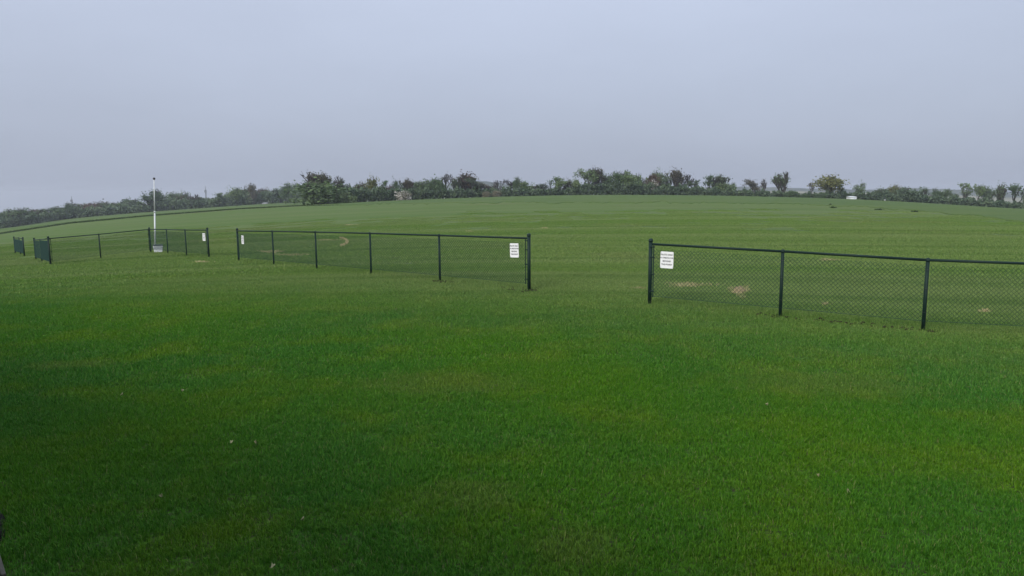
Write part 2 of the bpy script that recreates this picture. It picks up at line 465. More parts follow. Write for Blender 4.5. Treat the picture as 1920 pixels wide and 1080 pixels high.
CROP_EDGE = [(-220, 462), (0, 438.5), (130, 418.5), (280, 404.5), (450, 391.5), (560, 386), (650, 384), (750, 382), (960, 380), (1300, 380.5), (1500, 383), (1650, 390), (1780, 401), (1920, 416), (2140, 440)]
FOOT = [(-220, 462, 140)] + HEDGE
def crop_field():
    xs = np.arange(-200, 2121, 8.0); near_pts = []; jg = np.random.default_rng(9)
    for x in xs:
        p = hit(x, float(polyline_y(CROP_EDGE, x)) + (jg.normal() * 0.25 if x < 560 else jg.normal() * 0.9 + 0.8 * math.sin(x * 0.05))); near_pts.append(p)
    near_pts = np.array(near_pts)
    wf = np.interp(xs, [0, 540, 600, 1050, 1920], [330, 400, 236, 262, 240])      # the sheet runs on under the hedge or wood
    V, Fc = [], []; R = 26
    for i, p in enumerate(near_pts):
        k = p[0] / p[1]
        V.append((p[0], p[1], p[2] - 0.05))
        for r in range(R):
            t = (r / (R - 1)) ** 1.3; Y = p[1] + 0.25 * (r > 0) + t * (wf[i] - p[1]); X = k * Y
            V.append((X, Y, gz(X, Y) + (0.16 if xs[i] < 560 else 0.07) + (0.03 * rnd.uniform(-1, 1) if r else 0)))
    m = R + 1
    for i in range(len(xs) - 1):
        for r in range(m - 1):
            Fc.append((i * m + r, (i + 1) * m + r, (i + 1) * m + r + 1, i * m + r + 1))
    o = link('crop_field', mesh_of('crop_field', V, Fc, M['crop'], True))
    tag(o, 'blue green young cereal crop beyond the mown field', kind='structure')
crop_field()

# ------------------------------------------------------------------ hills far behind the hedgerow
def hills():
    for name, Y0, tops, mat, lab in (
        ('far_ridge', 1250, [(-300, 430), (0, 412), (300, 385), (560, 362), (800, 350), (890, 340), (905, 339), (960, 347), (1040, 352), (1290, 353), (1330, 351), (1390, 350), (1480, 352), (1540, 354), (1640, 356), (1700, 352), (1900, 360), (2200, 372)], 'hill', 'low wooded ridge on the horizon behind the hedgerow'),
        ('near_ridge', 820, [(-300, 440), (0, 420), (500, 375), (960, 362), (1300, 359), (1400, 358.5), (1460, 357.5), (1530, 360), (1600, 361), (1900, 370), (2200, 384)], 'hillfield', 'pale farmland slope seen through gaps in the hedgerow')):
        V, Fc = [], []; xs = np.arange(-300, 2201, 12.0); R = 6
        for x in xs:
            zt = top_z(x, float(np.interp(x, [t[0] for t in tops], [t[1] for t in tops])) + rnd.uniform(-0.6, 0.6), Y0)
            kx = ray(x, 370)[0] / ray(x, 370)[1]
            for r in range(R):
                Y = Y0 - 260 * (1 - r / (R - 2)) if r < R - 1 else Y0 + 260
                tt = max(0.0, 1 - abs(Y - Y0) / 260); tt = tt * tt * (3 - 2 * tt)
                V.append((kx * Y, Y, -60 + (zt + 60) * tt))
        for i in range(len(xs) - 1):
            for r in range(R - 1): Fc.append((i * R + r, (i + 1) * R + r, (i + 1) * R + r + 1, i * R + r + 1))
        o = link('hills', mesh_of('hills', V, Fc, M[mat], True)); tag(o, lab, kind='structure')

def hill_mats():
    for key, a, b_ in (('hill', (0.035, 0.05, 0.035), (0.07, 0.08, 0.055)), ('hillfield', (0.05, 0.075, 0.04), (0.20, 0.19, 0.13))):
        m, nt, b = mat_new(key); nb = NB(nt); g = nb.N.new('ShaderNodeNewGeometry')
        n = nb.noise(nb.vmul(g.outputs['Position'], (0.012, 0.012, 0.06)), 1.0, 5, 0.7)
        nb.L.new(nb.mix(nb.rng(n, 0.42, 0.6), a, b_), b.inputs['Base Color']); b.inputs['Roughness'].default_value = 0.95
        M[key] = m
hill_mats(); hills()

# ------------------------------------------------------------------ clubhouse that carries the camera (its shade falls over the lawn)
def clubhouse():
    n = np.array([*WALL_N, 0]); t = np.array([*WALL_T, 0]); z = np.array([0, 0, 1.0])
    base = -0.32 * n                                            # wall face, just behind the lens
    W = lambda a, d, h: base + a * t - d * n + h * z             # a along the wall (left +), d into the house, h up
    L0, L1, D, E, RG = -24.0, 24.0, 8.0, 3.0, 5.3  # unseen right end lengthened to add shade on the lawn
    root = empty('clubhouse', W(0, 4, 0)); tag(root, 'tan sided clubhouse with brown gable roof beside the lawn', 'building')
    mb = MB(); mb.box(W((L0 + L1) / 2, D / 2, E / 2 - 0.1), t * (L1 - L0) / 2, n * D / 2, z * (E / 2 + 0.1)); mb.build('wall', M['siding'], root)
    ov, th = 0.20, 0.14
    for sgn in (1, -1):
        mb = MB()
        d0, d1 = (-ov, D / 2) if sgn == 1 else (D + ov, D / 2)
        h0 = E - ov * (RG - E) / (D / 2)
        q = [W(L0 - ov, d0, h0), W(L1 + ov, d0, h0), W(L1 + ov, d1, RG), W(L0 - ov, d1, RG)]
        mb.add(q + [p + z * th for p in q], [(0, 1, 2, 3), (7, 6, 5, 4), (0, 4, 5, 1), (1, 5, 6, 2), (2, 6, 7, 3), (3, 7, 4, 0)])
        r = mb.build('roof', M['roofing'], root)
        f = MB(); f.box(W((L0 + L1) / 2, d0 - 0.03 * sgn, h0 + 0.02), t * ((L1 - L0) / 2 + ov), n * 0.02, z * 0.11); f.build('fascia', M['trim'], r)
    for a in (L0, L1):
        mb = MB(); q = [W(a, 0, E), W(a, D, E), W(a, D / 2, RG)]; o = 0.12 * t
        mb.add([p - o for p in q] + [p + o for p in q], [(0, 1, 2), (5, 4, 3), (0, 3, 4, 1), (1, 4, 5, 2), (2, 5, 3, 0)]); mb.build('gable', M['siding'], root)
    for a in (-20, -15, -9, -4.5, 5.0, 10.0, 18.0):
        mb = MB(); mb.box(W(a, -0.02, 1.55), t * 0.62, n * 0.025, z * 0.52); w = mb.build('window', M['trim'], root)
        mb = MB(); mb.box(W(a, -0.04, 1.55), t * 0.54, n * 0.012, z * 0.44); mb.build('pane', M['glass'], w)
    mb = MB(); mb.box(W(14.0, -0.02, 1.05), t * 0.48, n * 0.03, z * 1.05); d = mb.build('door', M['trim'], root)
    mb = MB(); mb.ball(W(13.62, -0.10, 1.0), 0.035); mb.build('handle', M['finial'], d)
clubhouse()

# ------------------------------------------------------------------ chain-link fences
H_END, H_LINE = 1.45, 1.36
def chain_mesh(p, q, hp, hq, mb, gap=0.19):
    """woven wire between two posts: zig-zag wires that hook into their neighbours"""
    p = np.array(p); q = np.array(q); L = np.linalg.norm((q - p)[:2]); a = 0.042; n = int(L / a) - 1
    side = np.array([-(q - p)[1], (q - p)[0], 0]) / L
    r = 0.0036; K = int((hp - 0.07 - gap) / a)
    V, Fc = [], []
    ring = [(math.cos(k * 2.0944), math.sin(k * 2.0944)) for k in range(3)]
    s0 = (L - n * a) / 2
    for i in range(n):
        base = len(V)
        for k in range(K + 1):
            s = s0 + (i + ((k + i) % 2)) * a; f = s / L
            z0 = p[2] + (q[2] - p[2]) * f
            c = p + (q - p) * f; zz_ = z0 + gap + k * a
            zig = 0.004 * (1 if (k + i) % 2 else -1)
            for u, w in ring:
                V.append((c[0] + side[0] * (zig + r * u), c[1] + side[1] * (zig + r * u), zz_ + r * w * 1.4))
        for k in range(K):
            b0 = base + 3 * k
            for j in range(3):
                j2 = (j + 1) % 3; Fc.append((b0 + j, b0 + j2, b0 + 3 + j2, b0 + 3 + j))
        # twisted tips below the last crossing
    mb.add(V, Fc)

POSTS = {}
def fence(run, label, extra_end=None):
    """run: list of (name, picture x, y of the foot, 'end' or 'line', height)"""
    pts = []
    for nm, x, y, kind, h in run:
        p = hit(x, y) if not isinstance(x, tuple) else np.array([x[0], x[1], gz(*x)])
        pts.append((p, kind, h)); POSTS[nm] = (p, h)
    root = empty('chain_link_fence', pts[0][0]); tag(root, label, 'fence', 'dark green chain link fences')
    for p, kind, h in pts:
        r = 0.043 if kind == 'end' else 0.033
        mb = MB(); mb.tube([p - [0, 0, 0.15], p + [0, 0, h - 0.02]], r, 12); po = mb.build('post', M['vinyl'], root, True)
        cap = MB(); cap.tube([p + [0, 0, h - 0.05], p + [0, 0, h - 0.01]], r + 0.006, 12); cap.dome(p + [0, 0, h - 0.012], r + 0.006, 12, 4, 0.8)
        cap.build('post_cap', M['vinyl'], po, True)
    for (p, kp, hp), (q, kq, hq) in zip(pts, pts[1:]):
        zr = lambda h, k: h - (0.10 if k == 'end' else 0.025)
        a = p + [0, 0, zr(hp, kp)]; b = q + [0, 0, zr(hq, kq)]
        d = (q - p) / np.linalg.norm(q - p)
        mb = MB(); mb.tube([a + d * 0.03, b - d * 0.03], 0.026, 10); mb.build('top_rail', M['vinyl'], root, True)
        off = np.array([d[1], -d[0], 0]) * (0.036 if (np.dot([d[1], -d[0]], -p[:2]) > 0) else -0.036)
        mb = MB(); chain_mesh(p + off, q + off, zr(hp, kp), zr(hq, kq), mb); mb.build('chain_link_mesh', M['wire'], root)
        mb = MB(); mb.tube([p + off + [0, 0, 0.19], q + off + [0, 0, 0.19]], 0.0042, 6); mb.build('tension_wire', M['wire'], root)
        for e, o_, kk, hh, sg in ((p, q, kp, hp, 1), (q, p, kq, hq, -1)):
            if kk == 'end':
                s = e + d * sg * 0.085
                mb = MB(); mb.box(s + off + [0, 0, (hh - 0.1 + 0.17) / 2], d * 0.011, np.array([d[1], -d[0], 0]) * 0.004, np.array([0, 0, (hh - 0.1 - 0.17) / 2]))
                tb = mb.build('tension_bar', M['vinyl'], root)
                for zz_ in (0.30, 0.68, 1.06, hh - 0.16):
                    bb = MB(); bb.box(e + d * sg * 0.05 + off * 0.6 + [0, 0, zz_], d * 0.052, np.array([d[1], -d[0], 0]) * 0.028, np.array([0, 0, 0.012]))
                    bb.build('brace_band', M['vinyl'], tb)
            else:
                if sg == 1: continue
                for zz_ in (0.35, 0.8, 1.15):
                    bb = MB(); bb.tube([e + off * 1.15 + np.array([0, 0, zz_]) + d * 0.04, e + off * 1.45 + np.array([0, 0, zz_ + 0.01]), e + off * 1.15 + np.array([0, 0, zz_]) - d * 0.04], 0.004, 5)
                    bb.build('wire_tie', M['tie'], root)
    return root

fence([('A0', 1218, 570, 'end', H_END), ('A1', 1462.5, 594, 'line', H_LINE), ('A2', 1730.5, 620, 'line', H_LINE), ('A3', (10.55, 12.35), 0, 'line', H_LINE)],
      'chain link fence running off the right edge with a white sign')
fence([('B0', 992, 545, 'end', H_END), ('B1', 825, 528, 'line', H_LINE), ('B2', 696, 515, 'line', H_LINE), ('B3', 594, 505, 'line', H_LINE), ('B4', 513.5, 496.5, 'line', H_LINE), ('B5', 448, 490, 'end', H_END)],
      'five panel chain link fence in the middle with a sign at each end')
fence([('C0', 392, 483, 'end', H_END), ('C1', 350, 480, 'line', H_LINE), ('C2', 315, 476.5, 'line', H_LINE), ('C3', 283, 474, 'end', H_END), ('C4', 189, 485, 'line', H_LINE), ('C5', 95, 497, 'end', H_END), ('C6', 79, 491.5, 'line', 1.30), ('C7', 67.5, 488, 'end', 1.32)],
      'chain link fence with two corners standing around the white pole')
fence([('D0', 46, 480.5, 'end', 1.24), ('D1', 38.5, 478, 'line', 1.2), ('D2', 29, 476, 'end', 1.24)],
      'short chain link fence at the far left edge')

def fence_grass():
    g = np.random.default_rng(21); V, T = [], []
    for run in (('A0', 'A1', 'A2', 'A3'), ('B0', 'B1', 'B2', 'B3', 'B4', 'B5'), ('C0', 'C1', 'C2', 'C3', 'C4', 'C5', 'C6', 'C7'), ('D0', 'D1', 'D2')):
        for a, b in zip(run, run[1:]):
            p, q = POSTS[a][0], POSTS[b][0]; L = np.linalg.norm(q - p); n = int(L * 75)
            ts = np.concatenate([g.uniform(0, 1, n), np.clip(g.normal(size=40) * 0.12 / L, 0, 1), 1 - np.clip(np.abs(g.normal(size=40)) * 0.12 / L, 0, 1)])
            w = 0.006 * max(1.0, p[1] / 14)
            for t in ts:
                c = p + (q - p) * t + np.array([*(g.normal(size=2) * 0.07), 0]); c[2] = p[2] + (q[2] - p[2]) * t
                if math.sin(t * L * 3.1 + p[0]) + math.sin(t * L * 7.7) < -0.3 and g.uniform() < 0.7: continue
                h = g.uniform(0.05, 0.13); an = g.uniform(0, 6.28); dx, dy = w * math.cos(an), w * math.sin(an); lx, ly = g.normal(size=2) * 0.03
                V += [(c[0] - dx, c[1] - dy, c[2] - 0.01), (c[0] + dx, c[1] + dy, c[2] - 0.01), (c[0] + lx, c[1] + ly, c[2] + h)]; T.append(g.uniform(0, 1))
    V = np.array(V); c0 = V.mean(0)
    o = link('fence_line_grass', np_mesh('fence_line_grass', V - c0, np.arange(len(V)).reshape(-1, 3), M['blade'], T), None, tuple(c0))
    tag(o, 'longer untrimmed grass along the foot of the fences', 'grass', kind='stuff')

# ------------------------------------------------------------------ signs on the fences
def letters(text, size):
    cu = bpy.data.curves.new('lettering', 'FONT'); cu.body = text; cu.size = size; cu.align_x = 'CENTER'; cu.align_y = 'CENTER'
    cu.offset = size * 0.016; cu.extrude = 0.0006; cu.resolution_u = 2
    o = bpy.data.objects.new('lettering', cu); col.objects.link(o)
    bpy.context.view_layer.update()
    dg = bpy.context.evaluated_depsgraph_get()
    me = bpy.data.meshes.new_from_object(o.evaluated_get(dg))
    bpy.data.objects.remove(o); bpy.data.curves.remove(cu)
    return me

LINES = [('PILOTS ONLY', 0.047, 0.115), ('NO SPECTATORS', 0.042, 0.045), ('BEYOND', 0.047, -0.027), ('THIS POINT', 0.047, -0.100)]
TEXT = [(letters(t, s), h) for t, s, h in LINES]
for me, h in TEXT: me.materials.clear(); me.materials.append(M['ink'])

def sign(px, py, a, b, label, roll=0.0):
    p, hp = POSTS[a]; q, hq = POSTS[b]
    d = (q - p)[:2] / np.linalg.norm((q - p)[:2]); nrm_ = np.array([d[1], -d[0]])
    if np.dot(nrm_, -p[:2]) < 0: nrm_ = -nrm_
    r = ray(px, py); o = p[:2] + nrm_ * 0.062
    t = np.dot(o, nrm_) / np.dot(r[:2], nrm_)
    c = r * t + [0, 0, CAMZ]
    right = np.array([-nrm_[1], nrm_[0]])                        # reading direction, seen from the lawn
    root = empty('warning_sign', c - np.array([0, 0, 0.18])); tag(root, label, 'sign', 'white signs on the fences')
    m = Matrix(((right[0], 0, nrm_[0]), (right[1], 0, nrm_[1]), (0, 1, 0))).to_4x4()
    root.matrix_world = Matrix.Translation(Vector(c)) @ m @ Matrix.Rotation(roll, 4, 'Z')
    w, h, R_ = 0.148, 0.183, 0.022
    out = []
    for cx, cy, a0 in ((w - R_, h - R_, 0), (-w + R_, h - R_, 90), (-w + R_, -h + R_, 180), (w - R_, -h + R_, 270)):
        for k in range(5):
            t_ = math.radians(a0 + k * 22.5); out.append((cx + R_ * math.cos(t_), cy + R_ * math.sin(t_)))
    n = len(out); bow = lambda x: 0.006 * (x / w) ** 2
    V = [(x, y, bow(x)) for x, y in out] + [(x, y, bow(x) - 0.005) for x, y in out]
    V += [(0, 0, 0), (0, 0, -0.005)]
    Fc = [(k, (k + 1) % n, 2 * n) for k in range(n)] + [((k + 1) % n + n, k + n, 2 * n + 1) for k in range(n)] + [(k, k + n, (k + 1) % n + n, (k + 1) % n) for k in range(n)]
    link('sign_board', mesh_of('sign_board', V, Fc, M['sign']), root)
    for me, hh in TEXT:
        l = link('lettering', me, root, (0, hh, 0.0075))
    for sx in (-1, 1):
        for sy in (-1, 1):
            mb = MB(); mb.tube([(sx * (w - 0.014), sy * (h - 0.022), 0.010), (sx * (w - 0.014), sy * (h - 0.022), -0.03)], 0.0055, 6)
            link('cable_tie', mesh_of('cable_tie', mb.v, mb.f, M['tie']), root)

sign(1250.5, 487.5, 'A0', 'A1', 'white sign on the fence right of the wide opening', -0.02)
sign(964.5, 469.5, 'B0', 'B1', 'white sign on the fence just left of the wide opening', 0.035)
sign(455, 449.5, 'B5', 'B4', 'narrow looking white sign at the far end of the middle fence')
sign(382.5, 444.5, 'C0', 'C1', 'narrow looking white sign on the pole side of the left opening')

# ------------------------------------------------------------------ pole and tub
def pole_and_tub():
    b = hit(291.3, 471.0)
    top = top_z(288.8, 335, b[1]) - b[2]
    root = empty('flagpole', b); tag(root, 'tall slim white pole rising behind the fence corner', 'pole')
    _t = ray(288.9, 335); lean = np.array([_t[0] / _t[1] * b[1] - b[0], 0.0, 0])
    P = lambda h: b + lean * (h / top) + np.array([0, 0, h])
    mb = MB(); mb.tube([P(-0.2), P(top * 0.55)], [0.050, 0.042], 12); s = mb.build('lower_shaft', M['pole'], root, True)
    mb = MB(); mb.tube([P(top * 0.55 - 0.03), P(top - 0.06)], [0.034, 0.027], 12); mb.build('upper_shaft', M['pole'], root, True)
    mb = MB(); mb.tube([P(top * 0.55 - 0.07), P(top * 0.55 + 0.02)], 0.048, 12); mb.build('collar', M['pole'], s, True)
    mb = MB(); mb.ball(P(top), 0.075); mb.build('finial', M['finial'], root, True)
    mb = MB(); mb.tube([P(1.2) + [0.03, -0.06, 0], P(1.3) + [0.03, -0.11, 0], P(1.4) + [0.03, -0.06, 0]], 0.012, 6); mb.build('cleat', M['finial'], s)
    # tub in front of the pole foot
    c = hit(291.0, 474.5); c = c + np.array([0.02, 0.32, 0]); c[2] = gz(c[0], c[1])
    v = -c[:2] / np.linalg.norm(c[:2]); f = np.array([v[0], v[1], 0]); r = np.array([-v[1], v[0], 0]); r = -r if r[0] < 0 else r
    root = empty('storage_tub', c); tag(root, 'white plastic tub with grey band at the foot of the pole', 'tub')
    def slab(name, h0, h1, w0, w1, d0, d1, mat, par):
        q = [c + r * sx * w0 + f * sy * d0 + np.array([0, 0, h0]) for sx, sy in ((-1, -1), (1, -1), (1, 1), (-1, 1))] + \
            [c + r * sx * w1 + f * sy * d1 + np.array([0, 0, h1]) for sx, sy in ((-1, -1), (1, -1), (1, 1), (-1, 1))]
        mb = MB(); mb.add(q, [(3, 2, 1, 0), (4, 5, 6, 7), (0, 1, 5, 4), (1, 2, 6, 5), (2, 3, 7, 6), (3, 0, 4, 7)])
        o = mb.build(name, mat, par); bv = o.modifiers.new('bevel', 'BEVEL'); bv.width = 0.012; bv.segments = 2
        return o
    body = slab('tub_body', -0.02, 0.40, 0.20, 0.245, 0.14, 0.17, M['tub'], root)
    slab('band', 0.25, 0.28, 0.232, 0.236, 0.162, 0.166, M['tubband'], body)
    slab('lid', 0.40, 0.455, 0.262, 0.255, 0.185, 0.18, M['tublid'], root)
    for sx in (-1, 1):
        mb = MB(); k = c + r * sx * 0.25 + np.array([0, 0, 0.33])
        mb.tube([k - f * 0.06, k - f * 0.05 + r * sx * 0.035, k + f * 0.05 + r * sx * 0.035, k + f * 0.06], 0.009, 6); mb.build('handle', M['tubband'], root)
pole_and_tub()

# ------------------------------------------------------------------ trees
def leaf_quads(centers, size, g, tint, flat=0.0):
    """many leaf-sized quads; returns verts, faces, tint per face"""
    n = len(centers)
    a = g.normal(size=(n, 3)); a /= np.linalg.norm(a, axis=1, keepdims=True)
    b = g.normal(size=(n, 3)); b -= a * (a * b).sum(1, keepdims=True); b /= np.linalg.norm(b, axis=1, keepdims=True)
    s = (size * g.uniform(0.6, 1.4, n))[:, None]; k = g.uniform(0.45, 0.9, n)[:, None]
    V = np.stack([centers - a * s, centers + b * s * k, centers + a * s, centers - b * s * k], 1).reshape(-1, 3)
    Fc = np.arange(4 * n).reshape(n, 4)
    return V, Fc

def np_mesh(name, V, Fc, mat, tint=None):
    me = bpy.data.meshes.new(name); Fc = np.asarray(Fc, np.int32); k = Fc.shape[1]
    me.vertices.add(len(V)); me.vertices.foreach_set('co', np.asarray(V, np.float32).ravel())
    me.loops.add(Fc.size); me.loops.foreach_set('vertex_index', Fc.ravel())
    me.polygons.add(len(Fc)); me.polygons.foreach_set('loop_start', np.arange(0, Fc.size, k, dtype=np.int32)); me.polygons.foreach_set('loop_total', np.full(len(Fc), k, np.int32))
    if tint is not None:
        at_ = me.attributes.new('tint', 'FLOAT', 'FACE'); at_.data.foreach_set('value', np.asarray(tint, np.float32))
    me.materials.append(mat); me.update(); me.validate()
    return me

def branch_tree(g, height=10.0, spread=0.6, levels=4, trunk_r=0.22, first=0.25, up=0.35, kids=3, shrink=0.68, min_r=0.03, stems=1, lean=0.0):
    """branches as tapered tubes; returns MB and the tips"""
    mb = MB(); tips = []
    def grow(p, d, L, r, lv):
        n = 3; pts = [p]; q = p; dd = d
        for _ in range(n):
            dd = (dd + Vector(g.normal(size=3) * 0.13) + Vector((0, 0, up * 0.12))).normalized(); q = q + dd * (L / n); pts.append(q)
        r2 = max(r * shrink, min_r)
        mb.tube(pts, [r + (r2 - r) * i / n for i in range(n + 1)], 5 if lv < 2 else 3, False)
        if lv >= levels: tips.append(np.array(q)); return
        for k in range(kids if lv else kids + 1):
            az = 2 * math.pi * (k / kids) + g.uniform(-0.7, 0.7)
            side = Vector((math.cos(az), math.sin(az), 0))
            nd = (dd * g.uniform(0.6, 1.0) + side * spread * g.uniform(0.6, 1.3) + Vector((0, 0, up))).normalized()
            st = pts[-1] if k < 2 else pts[int(g.integers(1, n + 1))]
            grow(st, nd, L * g.uniform(0.6, 0.85), r2 * g.uniform(0.65, 0.9), lv + 1)
    for s in range(stems):
        d0 = Vector((lean + g.normal() * 0.05 * stems, g.normal() * 0.05 * stems, 1)).normalized()
        if stems > 1: d0 = Vector((math.cos(2.4 * s) * 0.28 + lean, math.sin(2.4 * s) * 0.28, 1)).normalized()
        grow(Vector((0, 0, -0.1)), d0, height * first, trunk_r * (1 if stems == 1 else 0.7), 0)
    return mb, np.array(tips)

def normalise(meshes, width=8.0, height=10.0):
    def co(me):
        a = np.empty(len(me.vertices) * 3, np.float32); me.vertices.foreach_get('co', a); return a.reshape(-1, 3)
    allv = np.concatenate([co(me) for me in meshes if len(me.vertices)])
    w = 0.5 * (np.percentile(allv[:, 0], 99) - np.percentile(allv[:, 0], 1) + np.percentile(allv[:, 1], 99) - np.percentile(allv[:, 1], 1))
    h = np.percentile(allv[:, 2], 99.2)
    for me in meshes:
        if len(me.vertices): me.transform(Matrix.Diagonal((width / w, width / w, height / h, 1)))

PROTO = {}
def proto(kind, leafmat, seed):
    """(trunk mesh, crown mesh) scaled to a 10 m tall, 8 m wide tree"""
    key = (kind, leafmat, seed)
    if key in PROTO: return PROTO[key]
    g = np.random.default_rng(hash((kind, seed)) % 1000 if False else sum(map(ord, kind)) * 13 + seed * 101)
    bark = M['bark']
    if kind in ('round', 'dome', 'shrub', 'airy'):
        if kind == 'shrub': mb, tips = branch_tree(g, 8, 0.9, 3, 0.12, 0.3, 0.2, 3, 0.7, 0.03, 3)
        elif kind == 'dome': mb, tips = branch_tree(g, 10, 0.8, 3, 0.24, 0.22, 0.25, 4, 0.7, 0.04)
        else: mb, tips = branch_tree(g, 10, 0.7, 3, 0.26, 0.28 if kind == 'round' else 0.34, 0.3, 4, 0.7, 0.04)
        extra = tips[g.integers(0, len(tips), int(len(tips) * 0.5))] + g.normal(size=(int(len(tips) * 0.5), 3)) * [0.9, 0.9, 0.7]
        cl_ = np.concatenate([tips, extra])
        if kind in ('dome', 'shrub'):
            low = cl_[g.integers(0, len(cl_), len(cl_))].copy(); low[:, 2] *= g.uniform(0.12, 0.75, len(low)); cl_ = np.concatenate([cl_, low])
        if kind != 'airy':                                          # fill the crown between the limb ends
            top = np.percentile(cl_[:, 2], 97); rx = np.percentile(np.abs(cl_[:, :2]), 90)
            nf = {'round': 55, 'dome': 80, 'shrub': 40}[kind]; q = g.normal(size=(nf, 3)); q /= np.linalg.norm(q, axis=1, keepdims=True)
            q *= g.uniform(0.35, 1.0, (nf, 1)) ** 0.5
            nl = int(g.integers(4, 7)); lo = g.normal(size=(nl, 3)); lo /= np.linalg.norm(lo, axis=1, keepdims=True); lo[:, 2] *= 0.9
            pk = g.integers(0, nl, nf); lr = g.uniform(0.38, 0.62, nl); q = q * lr[pk][:, None] + (lo * g.uniform(0.35, 0.62, (nl, 1)))[pk]
            zc = {'round': 0.62, 'dome': 0.50, 'shrub': 0.45}[kind]
            cl_ = np.concatenate([cl_, q * [rx, rx, top * (1 - zc)] + [0, 0, top * zc]])
        per = {'round': 12, 'dome': 12, 'shrub': 22, 'airy': 11}[kind]; sg = {'round': 0.55, 'dome': 0.6, 'shrub': 0.55, 'airy': 0.42}[kind]
        cl_ = cl_[g.uniform(0, 1, len(cl_)) > 0.12]
        hi = tips[np.argsort(-tips[:, 2])[: max(12, len(tips) // 3)]]
        for k in range(26 if kind != 'shrub' else 14):               # young shoots above the crown
            t0 = Vector(hi[int(g.integers(0, len(hi)))]); dr = Vector((g.normal() * 0.45, g.normal() * 0.45, 1)).normalized(); ln = g.uniform(0.7, 1.7)
            mb.tube([t0 - dr * 0.6, t0 + dr * ln * 0.5, t0 + dr * ln + Vector((g.normal() * .15, g.normal() * .15, 0))], [0.07, 0.055, 0.03], 3, False)
        rad = g.uniform(0.5, 1.45, len(cl_))
        C = np.repeat(cl_, per, 0) + g.normal(size=(len(cl_) * per, 3)) * sg * np.repeat(rad, per)[:, None] * [1, 1, 0.75]
        C[:, 2] = np.maximum(C[:, 2], 0.15)
        tint = np.clip(np.repeat(g.uniform(0, 1, len(cl_)), per) * 0.6 + g.uniform(0, 0.4, len(C)), 0, 1)
        V, Fc = leaf_quads(C, 0.24, g, tint)
    elif kind in ('bare', 'budding', 'fan'):
        if kind == 'fan': mb, tips = branch_tree(g, 10, 0.42, 4, 0.30, 0.2, 0.75, 3, 0.74, 0.085, 4)
        else: mb, tips = branch_tree(g, 10, 0.6, 4, 0.28, 0.27, 0.45, 3, 0.74, 0.08)
        per = {'bare': 1, 'budding': 6, 'fan': 3}[kind]
        C = np.repeat(tips, per, 0) + g.normal(size=(len(tips) * per, 3)) * 0.38
        tint = g.uniform(0, 1, len(C)); V, Fc = leaf_quads(C, 0.12 if kind != 'budding' else 0.17, g, tint)
    elif kind == 'clumpy':                                          # upright, separate tufts with sky between
        mb, tips = branch_tree(g, 10, 0.38, 3, 0.24, 0.3, 0.8, 3, 0.72, 0.05, 1, 0.05)
        pick = tips[g.permutation(len(tips))[: max(14, int(len(tips) * 0.6))]]
        per = 30; rad = g.uniform(0.5, 1.3, len(pick))
        C = np.repeat(pick, per, 0) + g.normal(size=(len(pick) * per, 3)) * 0.42 * np.repeat(rad, per)[:, None]
        tint = np.clip(np.repeat(g.uniform(0, 1, len(pick)), per) * 0.6 + g.uniform(0, 0.4, len(C)), 0, 1)
        V, Fc = leaf_quads(C, 0.2, g, tint)
    tr = mesh_of('trunk', mb.v, mb.f, bark); cr = np_mesh('crown', V, Fc, M[leafmat], tint)
    normalise([tr, cr])
    PROTO[key] = (tr, cr)
    return PROTO[key]

def foot_y(px):
    return float(np.interp(px, [t[0] for t in HEDGE], [t[1] for t in HEDGE])) if px >= 570 else float(np.interp(px, [t[0] for t in WOOD], [t[1] for t in WOOD]))

def depth_of(px):
    if px >= 570: return float(np.interp(px, [t[0] for t in HEDGE], [t[2] for t in HEDGE]))
    return float(np.interp(px, [t[0] for t in WOOD], [t[2] for t in WOOD]))

count = {}
def tree(px, top, wpx, kind, leaf, label, cat='tree', group=None, back=3.0, name=None):
    Y = depth_of(px) + back
    p = at(px, Y); h = top_z(px, top, Y) - p[2]
    w = wpx * Y / F * (1.15 if px < 1290 else 0.98)
    k = count.get(kind, 0); count[kind] = k + 1
    tr, cr = proto(kind, leaf, k % 5)
    nm = name or {'bare': 'bare_tree', 'budding': 'budding_tree', 'fan': 'bare_tree', 'shrub': 'shrub'}.get(kind, 'leafy_tree')
    root = empty(nm, p - np.array([0, 0, 0.05])); tag(root, label, cat, group)
    root.rotation_euler = (0, 0, rnd.uniform(0, 6.28)); root.scale = (w / 8, w / 8, h / 10)
    link('trunk', tr, root); link('crown', cr, root)
    return root

# the far wood on the left: nothing tells most of its trees apart
WOOD_TOPS = [(3, 400), (13, 398), (22, 392), (33, 393), (44, 391), (58, 393), (72, 394), (85, 391), (98, 388), (111, 392), (123, 388),
             (146, 382), (158, 383), (170, 381), (186, 379), (197, 380), (209, 383), (222, 380), (233, 377), (244, 377), (254, 374), (266, 381)]
kinds = ['round', 'dome', 'budding', 'round', 'dome', 'round', 'dome', 'budding']
leaves = ['leaf_dark', 'leaf_grey', 'leaf_bud', 'leaf_mid', 'leaf_dark', 'leaf_grey', 'leaf_mid', 'leaf_red']
ORD = ['first', 'second', 'third', 'fourth', 'fifth', 'sixth', 'seventh', 'eighth', 'ninth', 'tenth', 'eleventh', 'twelfth', 'thirteenth', 'fourteenth', 'fifteenth', 'sixteenth', 'seventeenth', 'eighteenth', 'nineteenth', 'twentieth', 'twenty-first', 'twenty-second', 'twenty-third']
LOOK = {'leaf_dark': 'dark green', 'leaf_grey': 'grey green', 'leaf_bud': 'brownish', 'leaf_mid': 'mid green', 'leaf_red': 'reddish brown'}
